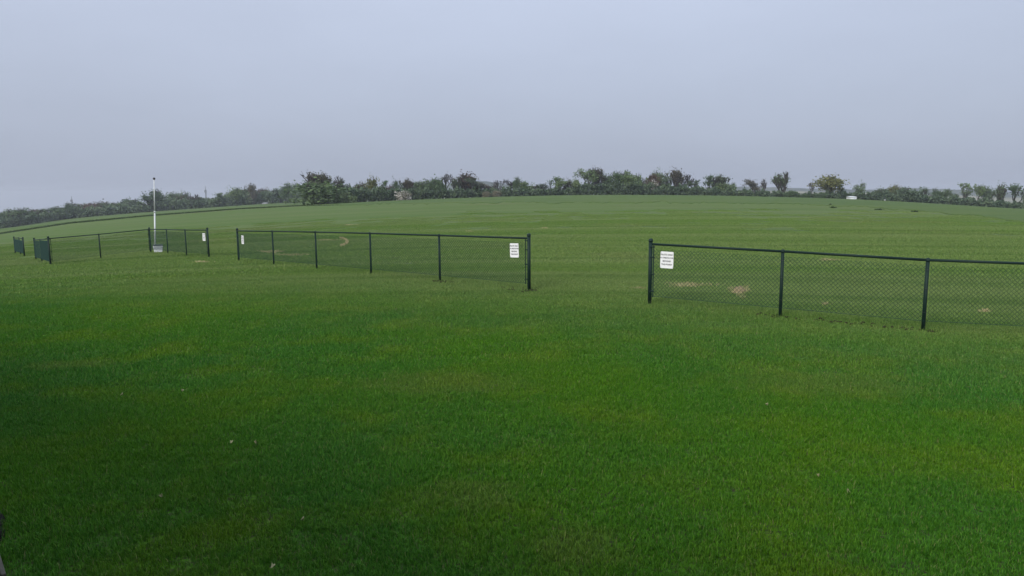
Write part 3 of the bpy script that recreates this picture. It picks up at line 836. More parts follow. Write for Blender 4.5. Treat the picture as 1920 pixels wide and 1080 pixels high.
for i, (x, y) in enumerate(WOOD_TOPS):
    tree(x, y, 19 + 6 * (i % 3), kinds[i % 8], leaves[(i * 3) % 8], '%s low tree of the far wood, %s from the left edge' % (LOOK[leaves[(i * 3) % 8]], ORD[i]), group='far wood left of the pole', back=rnd.uniform(4, 22))
tree(131, 381, 13, 'round', 'leaf_dark', 'taller dark tree in the far wood directly below the leftmost radio mast', back=3)
tree(279, 365, 22, 'clumpy', 'leaf_dark', 'dark ragged tree of the far wood just left of the white pole', back=2)
tree(295, 356, 26, 'round', 'leaf_dark', 'tall dark tree of the far wood directly behind the white pole', back=6)
WOOD_TOPS2 = [(308, 367, 18), (325, 362, 22), (338, 360, 22), (349, 366, 20), (368, 370, 22), (380, 369.5, 24), (394, 371, 22), (421, 366, 22), (430, 361, 18), (456, 355, 24), (467, 357, 20), (492, 354, 22), (504, 354, 20), (514, 352, 22), (526, 354, 20), (548, 347, 24), (558, 347, 20)]
for i, (x, y, w) in enumerate(WOOD_TOPS2):
    tree(x, y, w, kinds[(i * 5 + 1) % 8], leaves[(i * 5 + 3) % 8], '%s low tree of the far wood, %s to the right of the white pole' % (LOOK[leaves[(i * 5 + 3) % 8]], ORD[i]), group='far wood right of the pole', back=rnd.uniform(4, 22))
tree(358, 365, 9, 'bare', 'leaf_bud', 'thin bare treetop in the far wood left of the taller radio mast, left one', back=2)
tree(366, 363, 10, 'bare', 'leaf_bud', 'thin bare treetop in the far wood left of the taller radio mast, right one', back=4)
tree(409, 361, 15, 'clumpy', 'leaf_dark', 'dark two tufted tree of the far wood just right of the taller radio mast', back=2)
tree(444, 352, 22, 'round', 'leaf_mid', 'tall rounded tree of the far wood above the fence post with a sign', back=2)
tree(477, 345, 18, 'round', 'leaf_bud', 'tallest brownish round tree of the far wood, left of the thicket', back=0)
tree(536, 344, 17, 'round', 'leaf_dark', 'dark peaked tree of the far wood just left of the thicket', back=-40)

# the thicket where the hedgerow begins
tree(607, 341, 76, 'dome', 'leaf_mid', 'broad spreading green thicket tree at the left start of the hedgerow', 'tree', back=-2)
tree(562, 372, 30, 'shrub', 'leaf_mid', 'low green shrub at the left foot of the broad thicket tree', 'shrub', back=-6)
tree(640, 362, 36, 'shrub', 'leaf_mid', 'low green shrub at the right foot of the broad thicket tree', 'shrub', back=-4)
tree(594, 324, 30, 'fan', 'leaf_bud', 'bare branched tree rising highest above the broad thicket tree', back=7)
tree(611, 329, 22, 'fan', 'leaf_yellow', 'bare twiggy tree rising above the middle of the thicket', back=6)
tree(625, 331, 24, 'bare', 'leaf_yellow', 'bare twiggy tree rising above the right side of the thicket', back=5)
tree(639, 336, 13, 'clumpy', 'leaf_dark', 'thin dark forked treetop right of the thicket', back=8)
tree(578, 343, 16, 'round', 'leaf_grey', 'grey green round tree at the left shoulder of the thicket', back=9)

# hedgerow trees, left to right
for a in [
    (655, 347, 26, 'dome', 'leaf_grey', 'flat topped grey green tree between thicket and yellowish peaked tree'),
    (671, 345, 22, 'dome', 'leaf_bud', 'low brownish tree left of the yellowish peaked tree'),
    (692, 332, 24, 'round', 'leaf_yellow', 'yellowish green peaked tree standing above the hedgerow left of centre'),
    (712, 350, 26, 'dome', 'leaf_mid', 'low green bushy tree right of the yellowish peaked tree'),
    (718, 338, 13, 'clumpy', 'leaf_dark', 'small dark tufted tree right of the yellowish peaked tree'),
    (733, 349, 22, 'dome', 'leaf_red', 'low reddish tree left of the pale blossoming shrub'),
    (747, 336, 20, 'airy', 'leaf_dark', 'dark flat crowned tree above the pale blossoming shrub'),
    (769, 336, 20, 'fan', 'leaf_bud', 'bare domed tree right above the pale blossoming shrub'),
    (785, 342, 22, 'round', 'leaf_mid', 'green round tree right of the pale blossoming shrub'),
    (803, 337, 32, 'round', 'leaf_grey', 'grey green round tree in the hedgerow left of the bare spiky tree'),
    (822, 335, 26, 'dome', 'leaf_dark', 'dark green domed tree touching the bare spiky tree'),
    (837, 326, 22, 'bare', 'leaf_bud', 'bare spiky tree with a dark trunk left of the reddish tree'),
    (858, 333, 14, 'fan', 'leaf_dark', 'slanting dark bare trunks just left of the reddish tree'),
    (872, 325, 30, 'fan', 'leaf_red', 'reddish many stemmed spring tree in the hedgerow'),
    (884, 334, 26, 'budding', 'leaf_grey', 'grey budding tree under the right side of the reddish tree'),
    (898, 341, 24, 'budding', 'leaf_bud', 'low brown budding tree right of the reddish tree'),
    (918, 347, 30, 'budding', 'leaf_red', 'low reddish scrub tree above the dry tan brush'),
    (941, 338, 22, 'bare', 'leaf_bud', 'faint bare sapling left of the dark twin topped tree'),
    (956, 336, 18, 'bare', 'leaf_bud', 'faint thin bare tree touching the dark twin topped tree'),
    (967, 333, 15, 'round', 'leaf_dark', 'dark left half of the twin topped tree near the middle'),
    (980, 340, 24, 'round', 'leaf_mid', 'green right half of the twin topped tree near the middle'),
    (1000, 347, 22, 'budding', 'leaf_bud', 'low brown budding tree right of the twin topped tree'),
    (1015, 344, 24, 'budding', 'leaf_grey', 'low grey scrubby tree left of the tufted pair'),
    (1034, 331, 18, 'clumpy', 'leaf_dark', 'dark tufted tree, left one before the gap in the hedgerow'),
    (1049, 335, 22, 'airy', 'leaf_mid', 'brown green tree in the middle before the gap'),
    (1060, 337, 18, 'round', 'leaf_bud', 'brownish round tree right before the gap in the hedgerow'),
    (1081, 336, 18, 'round', 'leaf_mid', 'small green tree just right of the gap in the hedgerow'),
    (1097, 316.5, 36, 'airy', 'leaf_mid', 'tallest rounded airy tree right of the gap'),
    (1116, 315.5, 20, 'fan', 'leaf_bud', 'tall dark bare tree touching the tallest airy tree'),
    (1128, 325, 22, 'budding', 'leaf_dark', 'dark branching tree right of the tallest airy tree'),
    (1143, 333, 26, 'dome', 'leaf_dark', 'dark green domed tree between the tallest tree and broad dark tree'),
    (1157, 322, 22, 'round', 'leaf_dark', 'broad dark tree crown, left part, at the hedgerow high point'),
    (1176, 322, 40, 'round', 'leaf_mid', 'broad full green tree above the wide opening in the fence'),
    (1192, 329, 22, 'dome', 'leaf_dark', 'dark shoulder tree right of the broad full green tree'),
    (1207, 336, 24, 'dome', 'leaf_bud', 'low brownish domed tree left of the reddish blossoming tree'),
    (1223, 326, 20, 'round', 'leaf_red', 'reddish tree with pale blossom beneath it'),
    (1238, 320, 28, 'round', 'leaf_mid', 'tall green tree with a spike right of the reddish tree'),
    (1252, 328, 20, 'budding', 'leaf_grey', 'grey budding tree left of the forked bare tree'),
    (1266, 318, 24, 'fan', 'leaf_bud', 'forked bare tree leaning left above the hedgerow'),
    (1284, 326, 22, 'bare', 'leaf_bud', 'bare forked tree right of the leaning one'),
    (1299, 337, 26, 'clumpy', 'leaf_grey', 'small ragged tree before the low stretch of hedge'),
    (1325, 328, 20, 'clumpy', 'leaf_dark', 'dark feathery conical tree standing free above the hedge'),
    (1349, 329, 28, 'fan', 'leaf_grey', 'fan shaped bare tree above a green dome'),
    (1354, 343, 40, 'dome', 'leaf_mid', 'green domed bush under the fan shaped bare tree'),
    (1372, 342, 16, 'airy', 'leaf_dark', 'small dark tree at the right end of the fan shaped tree'),
    (1410, 336, 32, 'airy', 'leaf_bud', 'ragged brown green tree standing alone above the low hedge'),
    (1431, 336, 18, 'bare', 'leaf_bud', 'bare sapling right of the ragged brown green tree'),
    (1466, 324, 26, 'fan', 'leaf_dark', 'lone dark upswept tree with several leaning stems'),
    (1518, 343, 13, 'bare', 'leaf_bud', 'small bare tree left of the big round yellowish tree'),
    (1557, 329, 50, 'round', 'leaf_yellow', 'big round yellowish tree standing alone with gaps below'),
    (1582, 345, 14, 'clumpy', 'leaf_dark', 'small dark tree touching the right of the big yellowish tree'),
    (1619, 341, 24, 'airy', 'leaf_mid', 'green peaked tree above the white shed'),
    (1648, 354, 30, 'dome', 'leaf_grey', 'low domed grey tree right of the green peaked tree'),
    (1675, 347, 24, 'round', 'leaf_yellow', 'yellow green rounded tree left of the smooth grey dome'),
    (1700, 352, 44, 'dome', 'leaf_grey', 'smooth wide grey domed tree in the right hedgerow'),
    (1737, 352, 18, 'budding', 'leaf_dark', 'dark forked tree right of the grey dome, left one'),
    (1750, 353, 18, 'airy', 'leaf_dark', 'dark small crowned tree right of the grey dome, right one'),
    (1769, 355, 24, 'round', 'leaf_dark', 'dark rounded tree in the dip of the right hedgerow'),
    (1796, 362, 18, 'budding', 'leaf_grey', 'small grey tree left of the tall ragged group'),
    (1812, 343, 20, 'clumpy', 'leaf_mid', 'tallest ragged tree, left one of the right hand group'),
    (1830, 346, 22, 'airy', 'leaf_mid', 'second ragged tree of the right hand group'),
    (1845, 350, 20, 'round', 'leaf_grey', 'third rounded tree of the right hand group'),
    (1858, 353, 16, 'budding', 'leaf_dark', 'fourth thin dark tree of the right hand group'),
    (1873, 346, 18, 'fan', 'leaf_dark', 'bare upright stems at the right end of the group'),
    (1900, 345, 28, 'clumpy', 'leaf_dark', 'lone dark tufted tree near the right edge'),
    (1924, 354, 16, 'round', 'leaf_dark', 'dark tree cut by the right edge')]:
    tree(*a, group='hedgerow trees', back=rnd.uniform(2.5, 9))
tree(757, 359, 24, 'shrub', 'blossom', 'pale pink blossoming shrub at the foot of the hedgerow', 'shrub', back=-2.5)
tree(1227, 337, 12, 'airy', 'blossom', 'small pale blossoming tree inside the tall hedgerow under the reddish tree', back=2.0)
tree(911, 359, 11, 'shrub', 'dry_brush', 'dry tan brush heap at the hedgerow foot, left one', 'brush', back=-2)
tree(931, 358, 14, 'shrub', 'dry_brush', 'dry tan brush heap at the hedgerow foot, right one', 'brush', back=-1)
for i, (x, y, w) in enumerate([(1482, 358, 22), (1508, 364, 18), (1541, 361, 18)]):
    tree(x, y, w, 'shrub', 'leaf_dark', ['dark shrub at the foot of the lone upswept tree', 'low dark shrub under the small bare tree', 'dark shrub at the left foot of the big yellowish tree'][i], 'shrub', back=-1)

# dense undergrowth that fills the hedgerow and the wood
def undergrowth(name, label, xs, tops, back0, depth, mats, per_px, size):
    g = np.random.default_rng(200 + int(xs[0]))
    C, T = [], []
    for x in np.arange(xs[0], xs[1], 1.0):
        Y0 = depth_of(x) + back0
        ty = float(np.interp(x, [t[0] for t in tops], [t[1] for t in tops])) + 2.2 * math.sin(x * 0.21) + 1.6 * math.sin(x * 0.57 + 1) + g.normal() * 1.2
        n = per_px
        Y = Y0 + g.uniform(0, depth, n); xx = x + g.uniform(-1.2, 1.2, n)
        kx = np.array([ray(q, 380)[0] / ray(q, 380)[1] for q in xx]); X = kx * Y
        z0 = ground(X, Y); h = np.maximum(0.5, (top_z(x, ty, Y0 + depth / 2) - z0))
        t = g.uniform(0, 1, n) ** 0.8
        C.append(np.stack([X, Y, z0 + 0.1 + h * t * (1 - 0.25 * g.uniform(0, 1, n))], -1))
        T.append(np.clip(0.5 + 0.35 * math.sin(x * 0.13) * math.sin(x * 0.047 + 2) + g.normal(size=n) * 0.25, 0, 1))
    C = np.concatenate(C); T = np.concatenate(T)
    V, Fc = leaf_quads(C, size, g, T)
    c0 = C.mean(0); o = link(name, np_mesh(name, V - c0, Fc, mats, T), None, tuple(c0))
    tag(o, label, 'hedge' if 'hedge' in name else 'wood', kind='stuff')
undergrowth('hedgerow_undergrowth', 'dense dark scrub filling the hedgerow along the field edge', (552, 2010),
            [(552, 372), (580, 352), (640, 352), (760, 354), (900, 354), (1000, 355), (1068, 354), (1085, 345), (1180, 342), (1290, 349), (1320, 353), (1400, 357), (1440, 360), (1500, 363), (1530, 364), (1560, 360), (1640, 362), (1720, 366), (1800, 370), (1880, 377), (1920, 382), (2010, 392)],
            0.0, 7.0, M['leaf_grey'], 34, 0.36)
undergrowth('wood_undergrowth', 'dense dark scrub filling the foot of the far wood', (-60, 575),
            [(-60, 412), (0, 407), (60, 401), (130, 392), (200, 386), (270, 384), (300, 372), (380, 374), (450, 364), (480, 358), (540, 358), (575, 356)],
            0.0, 16.0, M['leaf_grey'], 34, 0.55)

# rank grass along the ditch on the left
def ditch_grass():
    g = np.random.default_rng(5); V, T = [], []
    kx = np.arange(-60, 650, 10.0); kp = np.array([hit(x, float(polyline_y(CROP_EDGE, x)) + 0.6) for x in kx])
    for x in np.arange(-60, 640, 0.5):
        p = np.array([np.interp(x, kx, kp[:, i]) for i in range(3)])
        w = 1.0 if x < 560 else max(0.15, (640 - x) / 80)
        for _ in range(int(5 * w + g.uniform(0, 1))):
            q = p[:2] + g.normal(size=2) * [0.3, 0.5]; h = g.uniform(0.15, 0.42) * (1.0 if x < 560 else 0.7); a = g.uniform(0, 6.28); b_ = 0.10
            z = gz_fast = p[2]
            V += [(q[0] - b_ * math.cos(a), q[1] - b_ * math.sin(a), z - 0.02), (q[0] + b_ * math.cos(a), q[1] + b_ * math.sin(a), z - 0.02), (q[0] + g.normal() * 0.08, q[1] + g.normal() * 0.08, z + h)]
            T.append(g.uniform(0, 1))
    V = np.array(V); c0 = V.mean(0)
    o = link('ditch_grass', np_mesh('ditch_grass', V - c0, np.arange(len(V)).reshape(-1, 3), M['weed'], T), None, tuple(c0))
    tag(o, 'dark rank grass along the ditch at the left of the field', 'grass', kind='stuff')
ditch_grass()

# ------------------------------------------------------------------ far small structures
def shed(px0, px1, top, foot, Y, label, roofm='shed_roof', wallm='shed'):
    a, b = at(px0, Y), at(px1, Y); c = (a + b) / 2; w = np.linalg.norm((b - a)[:2]) / 2
    zt = top_z((px0 + px1) / 2, top, Y); zb = top_z((px0 + px1) / 2, foot, Y); zg = min(zb, c[2]) - 0.3
    e = np.array([1.0, 0, 0]); f = np.array([0, 1.0, 0]); z = np.array([0, 0, 1.0]); dp = 1.3
    c = np.array([c[0], c[1] + dp, 0]); wall_t = zt - 0.28
    root = empty('shed', (c[0], c[1], zg)); tag(root, label, 'shed')
    mb = MB(); mb.box(c + z * (wall_t + zg) / 2, e * w, f * dp, z * (wall_t - zg) / 2); mb.build('wall', M[wallm], root)
    mb = MB(); q = [c - e * (w + .12) - f * (dp + .15) + z * (wall_t - .02), c + e * (w + .12) - f * (dp + .15) + z * (wall_t - .02), c + e * (w + .12) + f * (dp + .15) + z * (zt), c - e * (w + .12) + f * (dp + .15) + z * (zt)]
    mb.add([*q, *[p + z * .07 for p in q]], [(0, 1, 2, 3), (7, 6, 5, 4), (0, 4, 5, 1), (1, 5, 6, 2), (2, 6, 7, 3), (3, 7, 4, 0)]); mb.build('roof', M[roofm], root)
    mb = MB(); mb.box(c - f * (dp + .015) + z * (zg + (wall_t - zg) * .2), e * w * .96, f * .02, z * (wall_t - zg) * .2); mb.build('base_shadow', M['shed_dark'], root)  # dark strip on the wall foot, drawn in for the shadow underneath
    mb = MB(); mb.box(c + e * w * .4 - f * (dp + .03) + z * (zg + (wall_t - zg) * .42), e * .3, f * .02, z * (wall_t - zg) * .38); d = mb.build('door', M['shed_roof'], root)
shed(1593.5, 1605.5, 368.0, 372.5, 226.0, 'small bright white shed at the hedgerow foot below the green peaked tree', 'shed')
shed(1654, 1660, 369.0, 372.5, 226.5, 'tiny pale grey shed in the hedgerow left of yellow green tree', 'weathered', 'weathered')
shed(491, 500, 380, 383.0, 366.0, 'tiny pale shed at the foot of the far wood left of the thicket', 'weathered', 'weathered')

def mast(px, top, Y, label):
    p = at(px, Y); h = top_z(px, top, Y) - p[2]
    root = empty('radio_mast', p); tag(root, label, 'radio mast', 'radio masts on the horizon')
    legs = [np.array([math.cos(k * 2.0944), math.sin(k * 2.0944), 0]) for k in range(3)]
    P = lambda k, t: p + legs[k] * (0.85 - 0.35 * t) + np.array([0, 0, h * 0.88 * t])
    for k in range(3):
        mb = MB(); mb.tube([P(k, 0), P(k, 1)], 0.16, 5); mb.build('leg', M['mast'], root)
    mb = MB(); n = int(h / 1.6)
    for i in range(n):
        for k in range(3): mb.tube([P(k, i / n), P((k + 1) % 3, (i + 1) / n)], 0.06, 4, False)
    mb.build('bracing', M['mast'], root)
    mb = MB(); mb.tube([P(0, 1) - legs[0] * .5, p + np.array([0, 0, h])], [0.28, 0.12], 6); a = mb.build('antenna', M['mast'], root)
    for s in (-1, 1):
        mb = MB(); mb.box(p + np.array([s * 0.75, -0.4, h * 0.84]), (0.22, 0, 0), (0, .12, 0), (0, 0, h * 0.035)); mb.build('panel_antenna', M['mast'], root)
mast(135, 368, 620, 'thin radio mast on the horizon at the far left')
mast(387, 348.5, 640, 'taller thin radio mast on the horizon right of the white pole')

# ------------------------------------------------------------------ turf blades
def blade_patch(size, n, hgt, wid, seed):
    g = np.random.default_rng(seed)
    x, y = g.uniform(-size / 2, size / 2, (2, n))
    edge = np.maximum(np.abs(x), np.abs(y)) / (size / 2); keep = g.uniform(0, 1, n) > (edge - 0.80) * 2.5
    gap = np.zeros(n)
    for q in range(6):                                              # small bare spots between the tufts
        an = g.uniform(0, np.pi); fr = 2 * np.pi / (g.uniform(0.05, 0.14) * hgt / 0.036); gap += np.sin((x * np.cos(an) + y * np.sin(an)) * fr + g.uniform(0, 6.28))
    keep &= gap < 2.0
    x, y = x[keep], y[keep]; gap = gap[keep]; n = len(x)
    clump = np.clip(1.0 - 0.16 * gap, 0.55, 1.5) * np.where(g.uniform(0, 1, n) > 0.97, 1.5, 1.0)
    h = hgt * g.uniform(0.55, 1.15, n) * clump; a = g.uniform(0, 2 * np.pi, n); w = wid * g.uniform(0.6, 1.2, n)
    lean = g.uniform(0.1, 0.95, n) * h; la = a + np.pi / 2 + g.normal(size=n) * 0.6
    dx, dy = np.cos(a) * w / 2, np.sin(a) * w / 2; lx, ly = np.cos(la) * lean, np.sin(la) * lean
    z0 = np.full(n, -0.006)
    V = np.stack([np.stack([x - dx, y - dy, z0], -1), np.stack([x + dx, y + dy, z0], -1),
                  np.stack([x + dx * .8 + lx * .35, y + dy * .8 + ly * .35, h * .62], -1), np.stack([x - dx * .8 + lx * .35, y - dy * .8 + ly * .35, h * .62], -1),
                  np.stack([x + lx, y + ly, h * .95], -1)], 1).reshape(-1, 3)
    b = np.arange(n) * 5
    Q = np.stack([b, b + 1, b + 2, b + 3], -1); Tt = np.stack([b + 3, b + 2, b + 4], -1)
    tri = np.concatenate([Q[:, [0, 1, 2]], Q[:, [0, 2, 3]], Tt])
    tint = g.uniform(0, 1, n)
    return np_mesh('turf_patch', V, tri, M['blade'], np.concatenate([tint, tint, tint]))

src = bpy.data.collections.new('turf_sources')
LODS = [  # patch size, blades, height, width, variants, spacing, from, to
    (0.55, 2700, 0.036, 0.0045, 5, 0.37, 1.2, 10.0),
    (1.20, 5200, 0.038, 0.0075, 4, 0.82, 9.3, 26.0),
    (3.20, 8000, 0.042, 0.017, 3, 2.2, 24.5, 105.0)]
idx0 = []
k = 0
for li, (size, n, h, w, var, *_r) in enumerate(LODS):
    idx0.append(k)
    for v in range(var):
        o = bpy.data.objects.new('a%02d_turf_patch' % k, blade_patch(size, n, h, w, 50 + k)); src.objects.link(o); k += 1

def turf():
    P, R, S, I = [], [], [], []
    for li, (size, n, h, w, var, step, r0, r1) in enumerate(LODS):
        for y in np.arange(-6, r1, step):
            lim = 0.98 * max(y, 0) + 5
            for x in np.arange(-lim, lim, step):
                X = x + rnd.uniform(-.18, .18) * step; Y = y + rnd.uniform(-.18, .18) * step
                r = math.hypot(X, Y)
                if not (r0 <= r < r1): continue
                if X * WALL_N[0] + Y * WALL_N[1] < 0.0: continue
                if r > 45 and rnd.random() < (r - 45) / 60: continue
                P.append((X, Y)); I.append(idx0[li] + rnd.randrange(var)); S.append(rnd.uniform(0.9, 1.12))
    P = np.array(P); e = 0.4
    z = np.concatenate([ground(P[i:i + 4000, 0], P[i:i + 4000, 1]) for i in range(0, len(P), 4000)])
    zx = np.concatenate([ground(P[i:i + 4000, 0] + e, P[i:i + 4000, 1]) for i in range(0, len(P), 4000)])
    zy = np.concatenate([ground(P[i:i + 4000, 0], P[i:i + 4000, 1] + e) for i in range(0, len(P), 4000)])
    for i in range(len(P)):
        nv = Vector((-(zx[i] - z[i]) / e, -(zy[i] - z[i]) / e, 1)).normalized()
        q = Vector((0, 0, 1)).rotation_difference(nv) @ Quaternion((0, 0, 1), rnd.uniform(0, 6.28))
        R.append(tuple(q.to_euler()))
    me = bpy.data.meshes.new('turf_grass'); me.vertices.add(len(P)); me.vertices.foreach_set('co', np.concatenate([P, z[:, None]], 1).astype(np.float32).ravel())
    a = me.attributes.new('rot', 'FLOAT_VECTOR', 'POINT'); a.data.foreach_set('vector', np.array(R, np.float32).ravel())
    a = me.attributes.new('scl', 'FLOAT', 'POINT'); a.data.foreach_set('value', np.array(S, np.float32))
    a = me.attributes.new('idx', 'INT', 'POINT'); a.data.foreach_set('value', np.array(I, np.int32))
    me.update()
    o = link('turf_grass', me); tag(o, 'short mown green grass covering the lawn and near field', 'grass', kind='stuff')
    ng = bpy.data.node_groups.new('turf_scatter', 'GeometryNodeTree')
    ng.interface.new_socket('Geometry', in_out='INPUT', socket_type='NodeSocketGeometry'); ng.interface.new_socket('Geometry', in_out='OUTPUT', socket_type='NodeSocketGeometry')
    gi = ng.nodes.new('NodeGroupInput'); go = ng.nodes.new('NodeGroupOutput')
    ci = ng.nodes.new('GeometryNodeCollectionInfo'); ci.inputs['Collection'].default_value = src; ci.inputs['Separate Children'].default_value = True; ci.inputs['Reset Children'].default_value = True
    ip = ng.nodes.new('GeometryNodeInstanceOnPoints'); ip.inputs['Pick Instance'].default_value = True
    def attr(nm, ty):
        n_ = ng.nodes.new('GeometryNodeInputNamedAttribute'); n_.data_type = ty; n_.inputs['Name'].default_value = nm; return n_.outputs['Attribute']
    ng.links.new(gi.outputs[0], ip.inputs['Points']); ng.links.new(ci.outputs[0], ip.inputs['Instance'])
    ng.links.new(attr('rot', 'FLOAT_VECTOR'), ip.inputs['Rotation']); ng.links.new(attr('scl', 'FLOAT'), ip.inputs['Scale']); ng.links.new(attr('idx', 'INT'), ip.inputs['Instance Index'])
    ng.links.new(ip.outputs[0], go.inputs[0])
    md = o.modifiers.new('scatter', 'NODES'); md.node_group = ng
turf()
fence_grass()

# ------------------------------------------------------------------ dry patches, clods, weeds, litter
def quick(px, py, c):
    '''ground point near the known ground point c'''
    r = ray(px, py); p = r * ((c[2] - CAMZ) / r[2]) + [0, 0, CAMZ]
    for _ in range(2):
        p = r * ((gz(p[0], p[1]) - CAMZ) / r[2]) + [0, 0, CAMZ]
    return p

def straw_patch(px, py, wpx, hpx, label, n=300, soil=False, arc=None, hgt=0.07):
    g = np.random.default_rng(int(px * 7 + py)); V, T = [], []
    c = hit(px, py)
    for _ in range(n):
        if arc:
            t = g.uniform(-1.25, 1.25); x = px + wpx * (math.cos(t) * 1.5 - 1) + g.normal() * wpx * 0.06; y = py + hpx * math.sin(t) + g.normal() * 0.5
        else:
            t = g.uniform(0, 6.28); rr = math.sqrt(g.uniform(0, 1)) * (0.75 + 0.3 * math.sin(3 * t + px) + 0.2 * math.sin(5 * t + py)); x = px + wpx * rr * math.cos(t) * g.uniform(0.8, 1.15); y = py + hpx * rr * math.sin(t)
        p = quick(x, y, c); a = g.uniform(0, 6.28); w = 0.012 * max(1, c[1] / 16); h = hgt * g.uniform(0.6, 1.2)
        V += [(p[0] - w * math.cos(a), p[1] - w * math.sin(a), p[2] - 0.01), (p[0] + w * math.cos(a), p[1] + w * math.sin(a), p[2] - 0.01), (p[0] + g.normal() * 0.04, p[1] + g.normal() * 0.04, p[2] + h)]
        T.append(g.uniform(0, 1))
    V = np.array(V); c0 = c
    root = empty('dry_patch', c0); tag(root, label, 'dry patch', 'dry patches on the field')
    link('straw', np_mesh('straw', V - c0, np.arange(len(V)).reshape(-1, 3), M['straw'], T), root)['kind'] = 'stuff'
    if soil:
        mb = MB(); nn = 26; ring = []
        for k in range(nn):
            t = 2 * math.pi * k / nn; q = hit(px + wpx * 0.6 * math.cos(t) * g.uniform(.6, 1.2), py + hpx * 0.6 * math.sin(t) * g.uniform(.6, 1.2)); ring.append(q + [0, 0, 0.02])
        ctr = np.mean(ring, 0) + [0, 0, 0.11]; mid = [0.5 * (q + ctr) + [0, 0, g.uniform(0.0, 0.05)] for q in ring]
        mb.add(ring + mid + [ctr], [(k, (k + 1) % nn, nn + (k + 1) % nn, nn + k) for k in range(nn)] + [(nn + k, nn + (k + 1) % nn, 2 * nn) for k in range(nn)])
        mb.build('soil_mound', M['dry_soil'], root, True)

straw_patch(1386, 547.5, 24, 11, 'ragged tan patch of bare soil and straw behind the right fence', 760, True)
straw_patch(1290, 536, 52, 5.5, 'long tan streak of straw behind the sign of the right fence', 620)
straw_patch(1553, 488.5, 24, 2.2, 'short pale streak just below the top rail of the right fence', 260)
straw_patch(1846, 585, 13, 2.2, 'small tan patch low behind the rightmost fence panel', 130)
straw_patch(1547, 572, 9, 1.6, 'tiny pale patch low behind the second right fence panel', 90)
straw_patch(645, 454.5, 12, 7.5, 'crescent shaped straw patch behind the middle fence', 800, arc=True, hgt=0.12)
straw_patch(612, 450.5, 32, 1.4, 'faint pale streak left of the crescent shaped patch', 260)
straw_patch(506, 472.5, 28, 2.4, 'pale streak crossing behind the second post of the middle fence', 420)
straw_patch(550, 478.5, 42, 2.4, 'lower wide pale streak behind the middle fence', 480)
straw_patch(378, 492, 20, 1.6, 'yellowish streak in front of the left opening', 160)
straw_patch(1022, 428, 9, 1.2, 'small pale patch on the field beyond the wide opening', 110)
straw_patch(1198, 542, 22, 1.0, 'thin pale line left of the right fence end post', 90)
straw_patch(880, 434.5, 14, 1.2, 'faint pale streak above the middle fence rail', 110)
straw_patch(660, 422, 26, 1.0, 'faint long pale streak far beyond the middle fence', 130)

def clods(pxa, pya, pxb, pyb, n, label):
    g = np.random.default_rng(int(pxa)); mb = MB()
    for _ in range(n):
        t = g.uniform(0, 1) ; p = hit(pxa + (pxb - pxa) * t, pya + (pyb - pya) * t + g.normal() * 1.6, 5, 60); r = g.uniform(0.008, 0.026)
        nb_ = len(mb.v); mb.ball(p + [0, 0, r * 0.35 + 0.02], r, 6, 4)
        for i in range(nb_, len(mb.v)):
            v = np.array(mb.v[i]); mb.v[i] = tuple(p + (v - p) * [g.uniform(1.0, 2.2), g.uniform(.8, 1.3), 0.9])
    o = mb.build('soil_clods', M['soil'], None); tag(o, label, 'soil', kind='stuff')
clods(1420, 591, 1760, 624, 80, 'dark crumbs of soil along the foot of the right fence')
clods(978, 545, 1008, 546, 34, 'dark soil at the foot of the end post left of the opening')
clods(812, 528.5, 850, 530, 30, 'dark soil at the foot of the second post of the middle fence')
clods(940, 541, 985, 545, 16, 'sparse soil crumbs under the middle fence panel with the large sign')

def weed_clump(px, py, w, h, label):
    p = hit(px, py, 20, 300); g = np.random.default_rng(int(px)); n = 60
    C = np.stack([g.normal(size=n) * w * 0.4, g.normal(size=n) * w * 0.3, np.abs(g.normal(size=n)) * h * 0.5 + 0.03], -1); t = g.uniform(0, 1, n)
    V, Fc = leaf_quads(C, 0.10, g, t)
    o = link('weed_clump', np_mesh('weed_clump', V, Fc, M['weed'], t), None, tuple(p)); tag(o, label, 'weed', 'dark weed clumps on the far field')
weed_clump(1557, 384.5, 0.3, 0.16, 'tiny dark weed clump on the far field, upper of two')
weed_clump(1562, 390, 0.45, 0.15, 'tiny dark weed clump on the far field, lower of two')
weed_clump(1648, 393.5, 0.7, 0.12, 'wide flat dark weed clump on the far field at right')
weed_clump(1715, 397.5, 0.6, 0.12, 'flat dark weed clump farthest right on the far field')

def fallen_leaf(px, py, s, label, rot):
    s = s * 0.75
    p = hit(px, py); g = np.random.default_rng(int(px + py)); n = 10
    V = [(0, 0, 0.012)]; Fc = []
    for k in range(n):
        t = 2 * math.pi * k / n; rr = s * (1.0 if k % 2 else 0.72) * (1.25 if k in (0, 5) else 0.8)
        V.append((rr * math.cos(t), rr * math.sin(t), 0.018 * math.sin(2 * t + g.uniform(0, 1)) + 0.004))
    for k in range(n): Fc.append((0, 1 + k, 1 + (k + 1) % n))
    o = link('fallen_leaf', mesh_of('fallen_leaf', V, Fc, M['litter']), None, tuple(p + [0, 0, 0.05])); o.rotation_euler = (0.55 + g.uniform(-.2, .2), g.uniform(-.3, .3), rot)
    sd = o.modifiers.new('thick', 'SOLIDIFY'); sd.thickness = 0.002
    tag(o, label, 'leaf', 'pale leaves fallen on the lawn')
M['litter'] = plain('pale_dead_leaf', (0.27, 0.26, 0.13), 0.8, 0, 0.2, 30)
